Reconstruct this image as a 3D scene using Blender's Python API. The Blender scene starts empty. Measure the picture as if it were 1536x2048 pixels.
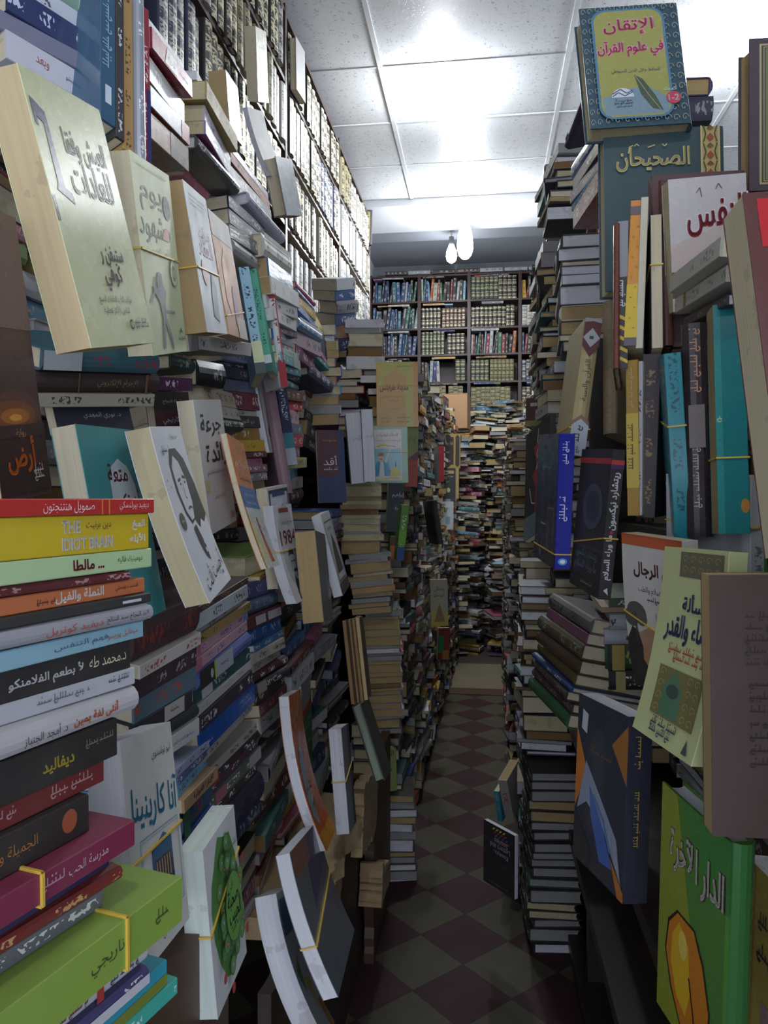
import bpy, math, random, unicodedata
from math import sin, cos, radians, pi, atan2
from mathutils import Vector, Matrix
random.seed(7)
SC = bpy.context.scene
COL = SC.collection

# ------------------------------------------------------------------ camera, light, exposure
CAM_H = 1.45
cd = bpy.data.cameras.new('camera'); cam = bpy.data.objects.new('camera', cd); COL.objects.link(cam)
cd.sensor_fit = 'AUTO'; cd.sensor_width = 36.0; cd.lens = 1513.0 * 36.0 / 2048.0
cd.clip_start = 0.02
cam.location = (0, 0, CAM_H)
cam.rotation_euler = (radians(90 - 1.09), 0, radians(7.5))
SC.camera = cam
SC.view_settings.view_transform = 'Standard'
SC.view_settings.look = 'None'
SC.view_settings.gamma = 1.0
SC.view_settings.use_curve_mapping = False
SC.view_settings.exposure = 1.68

w = bpy.data.worlds.new('world'); SC.world = w; w.use_nodes = True
bg = w.node_tree.nodes['Background']
bg.inputs[0].default_value = (0.75, 0.82, 1.0, 1); bg.inputs[1].default_value = 0.85

BULB = Vector((-0.153, 6.16, 3.50))
def point(name, loc, power, radius, color=(0.93, 0.97, 1.0)):
    l = bpy.data.lights.new(name, 'POINT'); l.energy = power; l.shadow_soft_size = radius; l.color = color
    o = bpy.data.objects.new(name, l); COL.objects.link(o); o.location = loc
    return o
def area(name, loc, power, size, color=(0.93, 0.97, 1.0)):
    l = bpy.data.lights.new(name, 'AREA'); l.energy = power; l.shape = 'DISK'; l.size = size; l.color = color
    o = bpy.data.objects.new(name, l); COL.objects.link(o); o.location = loc
    return o
# the shop's ceiling lamps: one over this aisle, one over the next, one behind the viewer
LAMPS = [(-0.25, 4.28), (1.25, 4.05), (0.15, -0.55)]
for i, ((lx, ly), pw) in enumerate(zip(LAMPS, (15, 20, 9))):
    point('lamp_light', (lx, ly, 3.66), pw, 0.06)
point('bulb_light', (BULB.x, BULB.y - 0.22, BULB.z), 22, 0.06)
point('far_bulb_light', (-0.31, 7.6, 3.55), 6, 0.05)

# ------------------------------------------------------------------ helpers
def lin(h):
    h = h.lstrip('#')
    out = []
    for i in (0, 2, 4):
        c = int(h[i:i+2], 16) / 255.0
        out.append(c / 12.92 if c <= 0.04045 else ((c + 0.055) / 1.055) ** 2.4)
    return (out[0], out[1], out[2], 1.0)

class MB:
    """collects faces with a colour, an ink colour, a lettering weight and a uv, then links them as one mesh"""
    def __init__(s):
        s.v = []; s.f = []; s.c = []; s.k = []; s.x = []; s.uv = []; s.m = []
    def face(s, pts, col, ink=None, fx=0.0, uv=None, m=0):
        b = len(s.v); s.v.extend([tuple(p) for p in pts]); n = len(pts)
        s.f.append(tuple(range(b, b + n))); s.c.append(col); s.k.append(ink or col); s.x.append(fx); s.m.append(m)
        s.uv.append(uv or [(0.0, -5.0)] * n)
    def tris(s, verts, faces, col, m=0):
        b = len(s.v); s.v.extend([tuple(p) for p in verts])
        for f in faces:
            s.f.append(tuple(b + i for i in f)); s.c.append(col); s.k.append(col); s.x.append(0.0); s.m.append(m)
            s.uv.append([(0.0, -5.0)] * len(f))
    def box(s, lo, hi, col, m=0, skip='', **kw):
        x0, y0, z0 = lo; x1, y1, z1 = hi
        F = {'l': [(x0,y1,z0),(x0,y0,z0),(x0,y0,z1),(x0,y1,z1)], 'r': [(x1,y0,z0),(x1,y1,z0),(x1,y1,z1),(x1,y0,z1)],
             'f': [(x0,y0,z0),(x1,y0,z0),(x1,y0,z1),(x0,y0,z1)], 'b': [(x1,y1,z0),(x0,y1,z0),(x0,y1,z1),(x1,y1,z1)],
             'd': [(x0,y1,z0),(x1,y1,z0),(x1,y0,z0),(x0,y0,z0)], 'u': [(x0,y0,z1),(x1,y0,z1),(x1,y1,z1),(x0,y1,z1)]}
        for k, p in F.items():
            if k not in skip: s.face(p, col, m=m, **kw)
    def mesh(s, name, mats, fn=None, M=None, merge=False):
        me = bpy.data.meshes.new(name)
        vs = s.v
        if fn: vs = [fn(p) for p in vs]
        if M is not None: vs = [tuple(M @ Vector(p)) for p in vs]
        me.from_pydata(vs, [], s.f)
        for mt in mats: me.materials.append(mt)
        nl = len(me.loops)
        me.attributes.new('col', 'FLOAT_COLOR', 'CORNER'); me.attributes.new('ink', 'FLOAT_COLOR', 'CORNER')
        me.attributes.new('fx', 'FLOAT', 'CORNER'); me.uv_layers.new(name='UVMap')
        cf = []; kf = []; xf = []; uf = []
        for i, f in enumerate(s.f):
            for j in range(len(f)):
                cf.extend(s.c[i]); kf.extend(s.k[i]); xf.append(s.x[i]); uf.extend(s.uv[i][j])
        A = me.attributes
        A['col'].data.foreach_set('color', cf); A['ink'].data.foreach_set('color', kf); A['fx'].data.foreach_set('value', xf)
        me.uv_layers['UVMap'].data.foreach_set('uv', uf)
        me.polygons.foreach_set('material_index', s.m)
        me.update()
        return me

def obj(name, me, parent=None, M=None):
    o = bpy.data.objects.new(name, me); COL.objects.link(o)
    if parent: o.parent = parent
    if M is not None: o.matrix_world = M
    return o
def tag(o, label=None, cat=None, group=None, kind=None):
    for k, v in (('label', label), ('category', cat), ('group', group), ('kind', kind)):
        if v: o[k] = v
    return o
def empty(name, M):
    o = bpy.data.objects.new(name, None); COL.objects.link(o); o.matrix_world = M; o.empty_display_size = 0.05
    return o

# ------------------------------------------------------------------ materials
def mat(name):
    m = bpy.data.materials.new(name); m.use_nodes = True
    nt = m.node_tree; return m, nt, nt.nodes['Principled BSDF']
def N(nt, t, **kw):
    n = nt.nodes.new(t)
    for k, v in kw.items(): setattr(n, k, v)
    return n
def mth(nt, op, a, b=None, clamp=False):
    n = N(nt, 'ShaderNodeMath', operation=op, use_clamp=clamp)
    for i, x in enumerate((a, b)):
        if x is None: continue
        if isinstance(x, (int, float)): n.inputs[i].default_value = x
        else: nt.links.new(x, n.inputs[i])
    return n.outputs[0]
def mixc(nt, f, a, b, mode='MIX'):
    n = N(nt, 'ShaderNodeMix', data_type='RGBA', blend_type=mode)
    for i, x in ((0, f), (6, a), (7, b)):
        if isinstance(x, (int, float)): n.inputs[i].default_value = x
        elif isinstance(x, tuple): n.inputs[i].default_value = x
        else: nt.links.new(x, n.inputs[i])
    return n.outputs[2]
def noise(nt, vec, scale, detail=2.0, rough=0.5):
    n = N(nt, 'ShaderNodeTexNoise'); n.inputs['Scale'].default_value = scale; n.inputs['Detail'].default_value = detail
    n.inputs['Roughness'].default_value = rough
    if vec is not None: nt.links.new(vec, n.inputs['Vector'])
    return n.outputs['Fac']
def bump(nt, b, h, strength, dist=0.001):
    n = N(nt, 'ShaderNodeBump'); n.inputs['Strength'].default_value = strength; n.inputs['Distance'].default_value = dist
    nt.links.new(h, n.inputs['Height']); nt.links.new(n.outputs[0], b.inputs['Normal'])
def geo(nt):
    return N(nt, 'ShaderNodeTexCoord').outputs['Object']

def cover_material(name, rough, coat, wrinkle=0.0, gilt=False, cover=0.54):
    m, nt, b = mat(name)
    col = N(nt, 'ShaderNodeAttribute', attribute_name='col').outputs['Color']
    ink = N(nt, 'ShaderNodeAttribute', attribute_name='ink').outputs['Color']
    fx = N(nt, 'ShaderNodeAttribute', attribute_name='fx').outputs['Fac']
    uv = N(nt, 'ShaderNodeUVMap', uv_map='UVMap').outputs[0]
    sp = N(nt, 'ShaderNodeSeparateXYZ'); nt.links.new(uv, sp.inputs[0])
    u, v = sp.outputs[0], sp.outputs[1]
    def vec(a, c):
        n = N(nt, 'ShaderNodeCombineXYZ'); nt.links.new(a, n.inputs[0]); nt.links.new(c, n.inputs[1]); return n.outputs[0]
    if not gilt:
        s1 = noise(nt, vec(mth(nt, 'MULTIPLY', u, 190.0), mth(nt, 'MULTIPLY', v, 3.2)), 1.0, 1.5)
        word = noise(nt, vec(mth(nt, 'MULTIPLY', u, 24.0), mth(nt, 'MULTIPLY', v, 0.2)), 1.0, 0.0)
        band = mth(nt, 'LESS_THAN', mth(nt, 'ABSOLUTE', mth(nt, 'SUBTRACT', v, 0.5)), mth(nt, 'ADD', mth(nt, 'MULTIPLY', word, 0.28), 0.08))
        k = mth(nt, 'MULTIPLY', mth(nt, 'GREATER_THAN', s1, 0.53), mth(nt, 'GREATER_THAN', word, 0.50))
        k = mth(nt, 'MULTIPLY', k, band)
    else:
        s1 = noise(nt, vec(mth(nt, 'MULTIPLY', u, 150.0), mth(nt, 'MULTIPLY', v, 5.0)), 1.0, 2.0)
        w1 = mth(nt, 'SINE', mth(nt, 'MULTIPLY', u, 78.0))
        k1 = mth(nt, 'GREATER_THAN', mth(nt, 'ADD', s1, mth(nt, 'MULTIPLY', w1, 0.10)), cover)
        k2 = mth(nt, 'GREATER_THAN', mth(nt, 'SINE', mth(nt, 'MULTIPLY', u, 156.0)), 0.86)
        edge = mth(nt, 'LESS_THAN', mth(nt, 'ABSOLUTE', mth(nt, 'SUBTRACT', v, 0.5)), 0.44)
        k = mth(nt, 'MULTIPLY', mth(nt, 'MAXIMUM', k1, k2), edge)
    k = mth(nt, 'MULTIPLY', k, fx, clamp=True)
    o = geo(nt)
    dirt = noise(nt, o, 14.0, 5.0, 0.65)
    f = mth(nt, 'MULTIPLY', dirt, 0.30 if rough > 0.4 else 0.12)
    base = mixc(nt, k, mixc(nt, f, col, (0.16, 0.14, 0.12, 1)), ink)
    nt.links.new(base, b.inputs['Base Color'])
    if gilt: nt.links.new(mth(nt, 'MULTIPLY', k, 0.3), b.inputs['Metallic'])
    r = mth(nt, 'ADD', mth(nt, 'MULTIPLY', noise(nt, o, 40.0, 3.0), 0.22 if rough > 0.4 else 0.08), rough - (0.11 if rough > 0.4 else 0.04))
    nt.links.new(r, b.inputs['Roughness'])
    b.inputs['Coat Weight'].default_value = coat; b.inputs['Coat Roughness'].default_value = 0.08
    b.inputs['Specular IOR Level'].default_value = 0.45
    if wrinkle:
        mp = N(nt, 'ShaderNodeMapping'); nt.links.new(o, mp.inputs[0]); mp.inputs['Scale'].default_value = (30, 9, 30); mp.inputs['Rotation'].default_value = (0, 0, 0.6)
        bump(nt, b, noise(nt, mp.outputs[0], 1.0, 4.0, 0.6), wrinkle, 0.01)
    else:
        bump(nt, b, noise(nt, o, 260.0, 2.0), 0.12, 0.0006)
    return m
M_MATTE = cover_material('cover_matte', 0.55, 0.0)
M_GLOSS = cover_material('cover_laminated', 0.27, 0.08)
M_PLAST = cover_material('cover_in_plastic_wrap', 0.32, 0.35, 0.22)
M_GILT = cover_material('gilt_binding', 0.42, 0.0, gilt=True)
M_GILT2 = cover_material('sparse_gilt_binding', 0.45, 0.0, gilt=True, cover=0.61)

def page_material():
    m, nt, b = mat('paper_edges')
    col = N(nt, 'ShaderNodeAttribute', attribute_name='col').outputs['Color']
    uv = N(nt, 'ShaderNodeUVMap', uv_map='UVMap').outputs[0]
    mp = N(nt, 'ShaderNodeMapping'); nt.links.new(uv, mp.inputs[0]); mp.inputs['Scale'].default_value = (7, 1500, 1)
    ln = noise(nt, mp.outputs[0], 1.0, 2.0)
    mp2 = N(nt, 'ShaderNodeMapping'); nt.links.new(uv, mp2.inputs[0]); mp2.inputs['Scale'].default_value = (5, 160, 1)
    l2 = noise(nt, mp2.outputs[0], 1.0, 3.0)
    f = mth(nt, 'MULTIPLY', mth(nt, 'ADD', ln, l2), 0.42, clamp=True)
    f = mth(nt, 'SUBTRACT', f, 0.17, clamp=True)
    dirt = noise(nt, geo(nt), 22.0, 4.0, 0.6)
    c = mixc(nt, f, col, mixc(nt, 0.68, col, (0.10, 0.075, 0.045, 1)))
    c = mixc(nt, mth(nt, 'MULTIPLY', mth(nt, 'GREATER_THAN', dirt, 0.6), 0.25), c, (0.22, 0.17, 0.11, 1))
    nt.links.new(c, b.inputs['Base Color']); b.inputs['Roughness'].default_value = 0.85
    b.inputs['Specular IOR Level'].default_value = 0.15
    bump(nt, b, ln, 0.35, 0.0008)
    return m
M_PAGE = page_material()

def plain(name, hexc, rough=0.6, var=0.2, vs=8.0, bumpk=0.2, stretch=(1, 1, 1), dark=(0.05, 0.04, 0.03, 1), bs=60.0):
    m, nt, b = mat(name)
    mp = N(nt, 'ShaderNodeMapping'); nt.links.new(geo(nt), mp.inputs[0]); mp.inputs['Scale'].default_value = stretch
    n1 = noise(nt, mp.outputs[0], vs, 5.0, 0.6)
    nt.links.new(mixc(nt, mth(nt, 'MULTIPLY', n1, var), lin(hexc), dark), b.inputs['Base Color'])
    b.inputs['Roughness'].default_value = rough
    bump(nt, b, noise(nt, mp.outputs[0], bs, 3.0), bumpk, 0.002)
    return m
M_WOOD = plain('dark_red_wood', '3b2023', 0.42, 0.6, 5.0, 0.15, (14, 1.2, 14))
M_PLY = plain('brown_veneer_board', '5f432f', 0.5, 0.75, 4.0, 0.15, (10, 10, 1.0))
M_DARKPLY = plain('dark_veneer_board', '3f352b', 0.55, 0.6, 4.0, 0.15, (10, 10, 1.0))
M_CHIP = plain('broken_chipboard', 'c2a77c', 0.9, 0.65, 34.0, 1.0, (1, 1, 1), (0.12, 0.08, 0.05, 1), 120.0)
M_CARD = plain('corrugated_cardboard', 'a98460', 0.85, 0.3, 12.0, 0.2)
M_PLASTER = plain('old_plaster', 'c9ccd2', 0.7, 0.25, 2.0, 0.15)
M_RUBBER = plain('yellow_rubber_band', 'd9b545', 0.5, 0.2, 30.0, 0.1)
M_CERAMIC = plain('white_ceramic_socket', 'c9c9c4', 0.35, 0.25, 20.0, 0.05)
M_METAL = plain('grey_metal_rail', 'cfd2d6', 0.4, 0.15, 6.0, 0.05)

def emit(name, col, s):
    m = bpy.data.materials.new(name); m.use_nodes = True; nt = m.node_tree
    nt.nodes.remove(nt.nodes['Principled BSDF']); e = N(nt, 'ShaderNodeEmission')
    e.inputs[0].default_value = col; e.inputs[1].default_value = s
    nt.links.new(e.outputs[0], nt.nodes['Material Output'].inputs[0]); return m
M_BULB = emit('lit_bulb_glass', (0.93, 0.97, 1.0, 1), 14.0)
M_DIFF = emit('lit_lamp_diffuser', (0.93, 0.97, 1.0, 1), 9.0)

def floor_material():
    m, nt, b = mat('diagonal_terrazzo_tiles')
    o = geo(nt)
    mp = N(nt, 'ShaderNodeMapping'); nt.links.new(o, mp.inputs[0])
    mp.inputs['Rotation'].default_value = (0, 0, radians(45)); mp.inputs['Scale'].default_value = (1/TILE, 1/TILE, 1/TILE)
    mp.inputs['Location'].default_value = FLOOR_SHIFT
    ch = N(nt, 'ShaderNodeTexChecker'); nt.links.new(mp.outputs[0], ch.inputs[0]); ch.inputs['Scale'].default_value = 1.0
    sp = N(nt, 'ShaderNodeSeparateXYZ'); nt.links.new(mp.outputs[0], sp.inputs[0])
    def ed(x):
        fr = mth(nt, 'FRACT', x); return mth(nt, 'MINIMUM', fr, mth(nt, 'SUBTRACT', 1.0, fr))
    g = mth(nt, 'LESS_THAN', mth(nt, 'MINIMUM', ed(sp.outputs[0]), ed(sp.outputs[1])), 0.008)
    sp_ = noise(nt, o, 160.0, 3.0, 0.7); st = noise(nt, o, 5.0, 5.0, 0.65)
    red = mixc(nt, sp_, (0.045, 0.016, 0.020, 1), (0.074, 0.034, 0.038, 1))
    cre = mixc(nt, sp_, (0.070, 0.063, 0.040, 1), (0.112, 0.102, 0.070, 1))
    c = mixc(nt, ch.outputs['Fac'], red, cre)
    c = mixc(nt, mth(nt, 'MULTIPLY', st, 0.5), c, (0.022, 0.019, 0.016, 1))
    c = mixc(nt, g, c, (0.03, 0.026, 0.022, 1))
    mp3 = N(nt, 'ShaderNodeMapping'); nt.links.new(o, mp3.inputs[0]); mp3.inputs['Scale'].default_value = (9, 9, 9)
    spot = mth(nt, 'GREATER_THAN', noise(nt, mp3.outputs[0], 1.0, 3.0), 0.74)
    c = mixc(nt, mth(nt, 'MULTIPLY', spot, 0.35), c, (0.13, 0.125, 0.11, 1))
    nt.links.new(c, b.inputs['Base Color'])
    nt.links.new(mth(nt, 'ADD', mth(nt, 'MULTIPLY', st, 0.3), 0.5), b.inputs['Roughness']); b.inputs['Specular IOR Level'].default_value = 0.12
    bump(nt, b, sp_, 0.06, 0.001)
    return m
def ceiling_material():
    m, nt, b = mat('pinholed_ceiling_tile')
    o = geo(nt)
    mp = N(nt, 'ShaderNodeMapping'); nt.links.new(o, mp.inputs[0]); mp.inputs['Scale'].default_value = (1, 1, 1)
    vo = N(nt, 'ShaderNodeTexNoise'); nt.links.new(mp.outputs[0], vo.inputs['Vector']); vo.inputs['Scale'].default_value = 75.0
    vo.inputs['Detail'].default_value = 1.0; vo.inputs['Distortion'].default_value = 1.6
    sparse = noise(nt, o, 38.0, 0.0)
    k = mth(nt, 'MULTIPLY', mth(nt, 'GREATER_THAN', vo.outputs['Fac'], 0.64), mth(nt, 'GREATER_THAN', sparse, 0.45))
    c = mixc(nt, k, (0.60, 0.62, 0.65, 1), (0.30, 0.31, 0.33, 1))
    nt.links.new(c, b.inputs['Base Color']); b.inputs['Roughness'].default_value = 0.32
    b.inputs['Specular IOR Level'].default_value = 0.35
    bump(nt, b, k, 0.25, 0.002)
    return m
# ------------------------------------------------------------------ the room
TILE = 0.2035
_cx, _cy = -0.0595, 2.6222
_a, _b = _cx / TILE, _cy / TILE
FLOOR_SHIFT = (1 - (_a - _b) * 0.70710678, 0 - (_a + _b) * 0.70710678, 0.5)
M_FLOOR = floor_material(); M_CEIL = ceiling_material()
M_BEIGE = plain('beige_floor_tile', '8d836a', 0.5, 0.45, 5.0, 0.05)
M_PLANK = plain('worn_dark_floor_boards', '4a4540', 0.6, 0.7, 3.0, 0.3, (1.0, 16, 1))
M_BEAM = plain('grey_concrete_slab', '8b9099', 0.8, 0.3, 2.5, 0.2)
def slab(name, lo, hi, m, kind='structure'):
    b = MB(); b.box(lo, hi, (0.5, 0.5, 0.5, 1))
    return tag(obj(name, b.mesh(name, [m])), kind=kind)
CZ = 3.75
slab('floor', (-1.45, -1.5, -0.1), (2.4, 5.571, 0.0), M_FLOOR)
slab('trim_1', (-1.45, 5.571, -0.1), (2.4, 5.747, 0.006), M_PLY)
slab('floor_beige_tiles', (-1.45, 5.747, -0.1), (2.4, 6.63, 0.0), M_BEIGE)
slab('floor_boards', (-1.45, 6.63, -0.1), (2.4, 9.1, -0.004), M_PLANK)
slab('wall_left', (-1.5, -1.5, -0.1), (-1.3, 9.2, 4.3), M_PLASTER)
slab('wall_right', (2.3, -1.5, -0.1), (2.5, 9.2, 4.3), M_PLASTER)
slab('wall_back', (-1.5, 9.0, -0.1), (2.5, 9.2, 4.3), M_BEAM)
slab('wall_front', (-1.5, -1.6, 2.6), (2.5, -1.4, 4.3), M_PLASTER)
slab('ceiling', (-1.5, -1.5, CZ), (2.5, 5.86, CZ + 0.06), M_CEIL)
b = MB()
g = (0.78, 0.79, 0.81, 1)
for k in range(-2, 3):
    x = -0.553 + 0.98 * k
    if -1.3 < x < 2.3: b.box((x - 0.012, -1.4, CZ - 0.007), (x + 0.012, 5.84, CZ + 0.01), g)
for k in range(12):
    y = 5.862 - 0.605 * k
    b.box((-1.3, y - 0.006, CZ - 0.004), (2.3, y + 0.006, CZ + 0.01), g)
tag(obj('trim_2', b.mesh('ceiling_rails', [M_METAL])), kind='structure')
slab('trim_3', (-1.3, 5.845, CZ - 0.05), (2.3, 5.89, CZ + 0.3), M_PLASTER)
slab('ceiling_plaster', (-1.5, 5.89, CZ), (2.5, 6.57, 4.32), M_PLASTER)
slab('ceiling_slab', (-1.5, 6.5, 4.20), (2.5, 9.2, 4.32), M_BEAM)
slab('beam', (-1.5, 7.55, 4.10), (2.5, 7.85, 4.25), M_BEAM)

def lathe(bm, prof, c, col, m=0, n=24):
    for i in range(len(prof) - 1):
        (r0, z0), (r1, z1) = prof[i], prof[i + 1]
        for k in range(n):
            a0, a1 = 2 * pi * k / n, 2 * pi * (k + 1) / n
            p = [(c[0] + r0 * cos(a0), c[1] + r0 * sin(a0), c[2] + z0), (c[0] + r0 * cos(a1), c[1] + r0 * sin(a1), c[2] + z0),
                 (c[0] + r1 * cos(a1), c[1] + r1 * sin(a1), c[2] + z1), (c[0] + r1 * cos(a0), c[1] + r1 * sin(a0), c[2] + z1)]
            bm.face(p, col, m=m)
def smooth(o):
    for p in o.data.polygons: p.use_smooth = True
    return o
W1 = (0.8, 0.8, 0.8, 1)
# large lit bulb screwed to the plaster, and a smaller one hanging on its flex beyond
r = tag(empty('light_bulb', Matrix.Translation((BULB.x, BULB.y, CZ))), 'large lit bulb in a white socket fixed to the plaster ceiling', 'bulb')
bm = MB(); lathe(bm, [(0.0, 0.0), (0.085, 0.0), (0.07, -0.012), (0.035, -0.02)], (0, 0, 0), W1); smooth(obj('ceiling_rose', bm.mesh('rose', [M_CERAMIC]), r))
bm = MB(); lathe(bm, [(0.03, -0.015), (0.034, -0.03), (0.033, -0.085), (0.029, -0.09)], (0, 0, 0), W1); smooth(obj('lamp_socket', bm.mesh('socket', [M_CERAMIC]), r))
bm = MB(); lathe(bm, [(0.030, -0.085), (0.037, -0.11), (0.055, -0.18), (0.064, -0.26), (0.062, -0.31), (0.050, -0.35), (0.028, -0.375), (0.0, -0.382)], (0, 0, 0), W1)
smooth(obj('bulb_glass', bm.mesh('bulb', [M_BULB]), r))
r = tag(empty('hanging_bulb', Matrix.Translation((-0.323, 7.6, 4.10))), 'smaller lit bulb hanging from its flex behind the large bulb', 'bulb')
bm = MB(); lathe(bm, [(0.004, 0.0), (0.004, -0.06)], (0, 0, 0), (0.05, 0.05, 0.05, 1), n=8); obj('flex_cord', bm.mesh('flex', [M_CERAMIC]), r)
bm = MB(); lathe(bm, [(0.0, -0.05), (0.022, -0.055), (0.026, -0.12), (0.024, -0.135)], (0, 0, 0), W1, n=16); smooth(obj('lamp_socket', bm.mesh('socket2', [M_BEAM]), r))
bm = MB(); lathe(bm, [(0.022, -0.13), (0.03, -0.155), (0.05, -0.2), (0.054, -0.25), (0.045, -0.29), (0.02, -0.312), (0, -0.315)], (0, 0, 0), W1, n=20)
smooth(obj('bulb_glass', bm.mesh('bulb2', [M_BULB]), r))
for i, (lx, ly) in enumerate(LAMPS[:2]):
    r = tag(empty('ceiling_light', Matrix.Translation((lx, ly, CZ))), ['round flush ceiling light over the narrow aisle', 'round flush ceiling light over the neighbouring aisle at right'][i], 'ceiling light')
    bm = MB(); lathe(bm, [(0.0, -0.001), (0.118, -0.001), (0.119, -0.004), (0.11, -0.008)], (0, 0, 0), W1, n=36); smooth(obj('lamp_rim', bm.mesh('rim', [M_CERAMIC]), r))
    bm = MB(); lathe(bm, [(0.126, -0.006), (0.13, -0.012), (0.115, -0.026), (0.07, -0.034), (0.0, -0.036)], (0, 0, 0), W1, n=36); smooth(obj('lamp_diffuser', bm.mesh('diff', [M_DIFF]), r))

# ------------------------------------------------------------------ bookcases and the low counter
def board(name, lo, hi, m, parent, col=(0.5, 0.5, 0.5, 1)):
    bm = MB(); bm.box(lo, hi, col); return obj(name, bm.mesh(name, [m]), parent)
LCX = -0.90
r = tag(empty('bookcase', Matrix.Translation((0, 0, 0))), 'tall dark red wooden bookcase along the left side up to the ceiling', 'bookcase')
LSH = [0.35, 0.75, 1.15, 1.55, 1.95, 2.36, 2.715, 3.05, 3.365, 3.68]
for y in (0.6, 1.9, 3.41, 4.71, 5.97): board('upright', (LCX - 0.3, y - 0.015, 0), (LCX, y + 0.015, 3.70), M_WOOD, r)
for z in LSH: board('shelf', (LCX - 0.3, 0.6, z - 0.02), (LCX - 0.003, 5.97, z), M_WOOD, r)
board('back_panel', (LCX - 0.32, 0.6, 0), (LCX - 0.3, 5.97, 3.70), M_WOOD, r)
BKY = 8.6
BX = [-1.295, -0.73, -0.168, 0.397, 0.96, 1.53]; BZ = [2.17, 2.469, 2.762, 3.072, 3.37, 3.678, 3.97]
r = tag(empty('bookcase', Matrix.Translation((0, 0, 0))), 'dark wooden bookcase across the far wall with gilt volumes', 'bookcase')
for x in BX: board('upright', (x - 0.018, BKY, 0), (x + 0.018, BKY + 0.3, 3.985), M_WOOD, r)
for z in BZ: board('shelf', (BX[0], BKY + 0.004, z - 0.02), (BX[-1], BKY + 0.3, z), M_WOOD, r)
board('back_panel', (BX[0], BKY + 0.3, 0), (BX[-1], BKY + 0.32, 3.985), M_WOOD, r)
M_BLK = plain('dark_shelf_wood', '2a221e', 0.38, 0.5, 4.0, 0.1, (12, 1.2, 12))
r = tag(empty('bookcase', Matrix.Translation((0, 0, 0))), 'dark brown bookcase along the right side whose lower shelf edge runs to the floor', 'bookcase')
for y in (0.35, 2.22, 3.6): board('upright', (0.30, y - 0.015, 0), (0.75, y + 0.015, 1.9), M_BLK, r)
for z in (0.06, 0.40, 0.745, 1.385, 1.69): board('shelf', (0.27 if z < 1 else 0.36, 0.35 if z < 1 else 1.3, z - 0.035), (0.75, 3.6 if z < 1 else 2.2, z), M_BLK, r)
board('back_panel', (0.75, 0.35, 0), (0.77, 3.6, 1.9), M_BLK, r)

def ragged(name, pts, z0, z1, m, parent, seed, amp=0.012, axis='z'):
    """a slab with a torn outline; pts is its outline, extruded along the axis"""
    rn = random.Random(seed); P = []
    for i in range(len(pts)):
        x0, y0, t = pts[i]; x1, y1, _ = pts[(i + 1) % len(pts)]
        n = 14 if t else 1
        for k in range(n):
            f = k / n; j = amp if t else 0
            P.append((x0 + (x1 - x0) * f + rn.uniform(-j, j), y0 + (y1 - y0) * f + rn.uniform(-j, j)))
    bm = MB()
    def pt(p, z): return (p[0], p[1], z) if axis == 'z' else ((z, p[0], p[1]) if axis == 'x' else (p[0], z, p[1]))
    bm.face([pt(p, z1) for p in P], (0.5,) * 4); bm.face([pt(p, z0) for p in reversed(P)], (0.5,) * 4)
    for i in range(len(P)):
        a, c = P[i], P[(i + 1) % len(P)]
        am, cm = [( (a[0]+rn.uniform(-amp,amp)*.4), (a[1]+rn.uniform(-amp,amp)*.4) )], 0
        bm.face([pt(a, z0), pt(c, z0), pt(c, z1), pt(a, z1)], (0.5,) * 4)
    return obj(name, bm.mesh(name, [m]), parent)
r = tag(empty('counter', Matrix.Translation((0, 0, 0))), 'low counter of dark board with torn chipboard edges under the left stacks', 'counter')
ragged('front_panel', [(1.30, 0.0, 0), (2.42, 0.0, 0), (2.42, 0.30, 1), (2.20, 0.48, 1), (1.95, 0.50, 1), (1.30, 0.56, 0)], -0.40, -0.375, M_DARKPLY, r, 3, 0.006, 'x')
ragged('top_board', [(-0.72, 1.45, 0), (-0.40, 1.45, 1), (-0.335, 1.62, 1), (-0.325, 1.95, 1), (-0.37, 2.1, 1), (-0.72, 2.2, 0)], 0.56, 0.605, M_CHIP, r, 5)
ragged('torn_edge', [(1.50, 0.36, 1), (1.78, 0.42, 1), (1.86, 0.56, 1), (1.50, 0.575, 0)], -0.372, -0.345, M_CHIP, r, 8, 0.01, 'x')
ragged('torn_corner', [(1.95, 0.50, 1), (2.22, 0.46, 1), (2.26, 0.64, 1), (2.0, 0.67, 1)], -0.345, -0.315, M_CHIP, r, 11, 0.012, 'x')
ragged('torn_splinter', [(2.22, 0.22, 1), (2.45, 0.20, 1), (2.42, 0.27, 1), (2.26, 0.33, 1)], -0.37, -0.30, M_CHIP, r, 12, 0.010, 'x')
ragged('end_panel', [(2.30, 0.0, 0), (2.72, 0.0, 0), (2.72, 0.60, 0), (2.40, 0.60, 1), (2.30, 0.40, 1)], -0.365, -0.335, M_PLY, r, 4, 0.010, 'x')
r = tag(empty('counter', Matrix.Translation((0, 0, 0))), 'brown veneered counter front below the tall white paperback at lower left', 'counter')
board('front_panel', (-0.345, 0.40, 0), (-0.325, 0.93, 0.915), M_PLY, r)
board('top_board', (-0.75, 0.40, 0.915), (-0.325, 0.93, 0.945), M_PLY, r)
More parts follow.
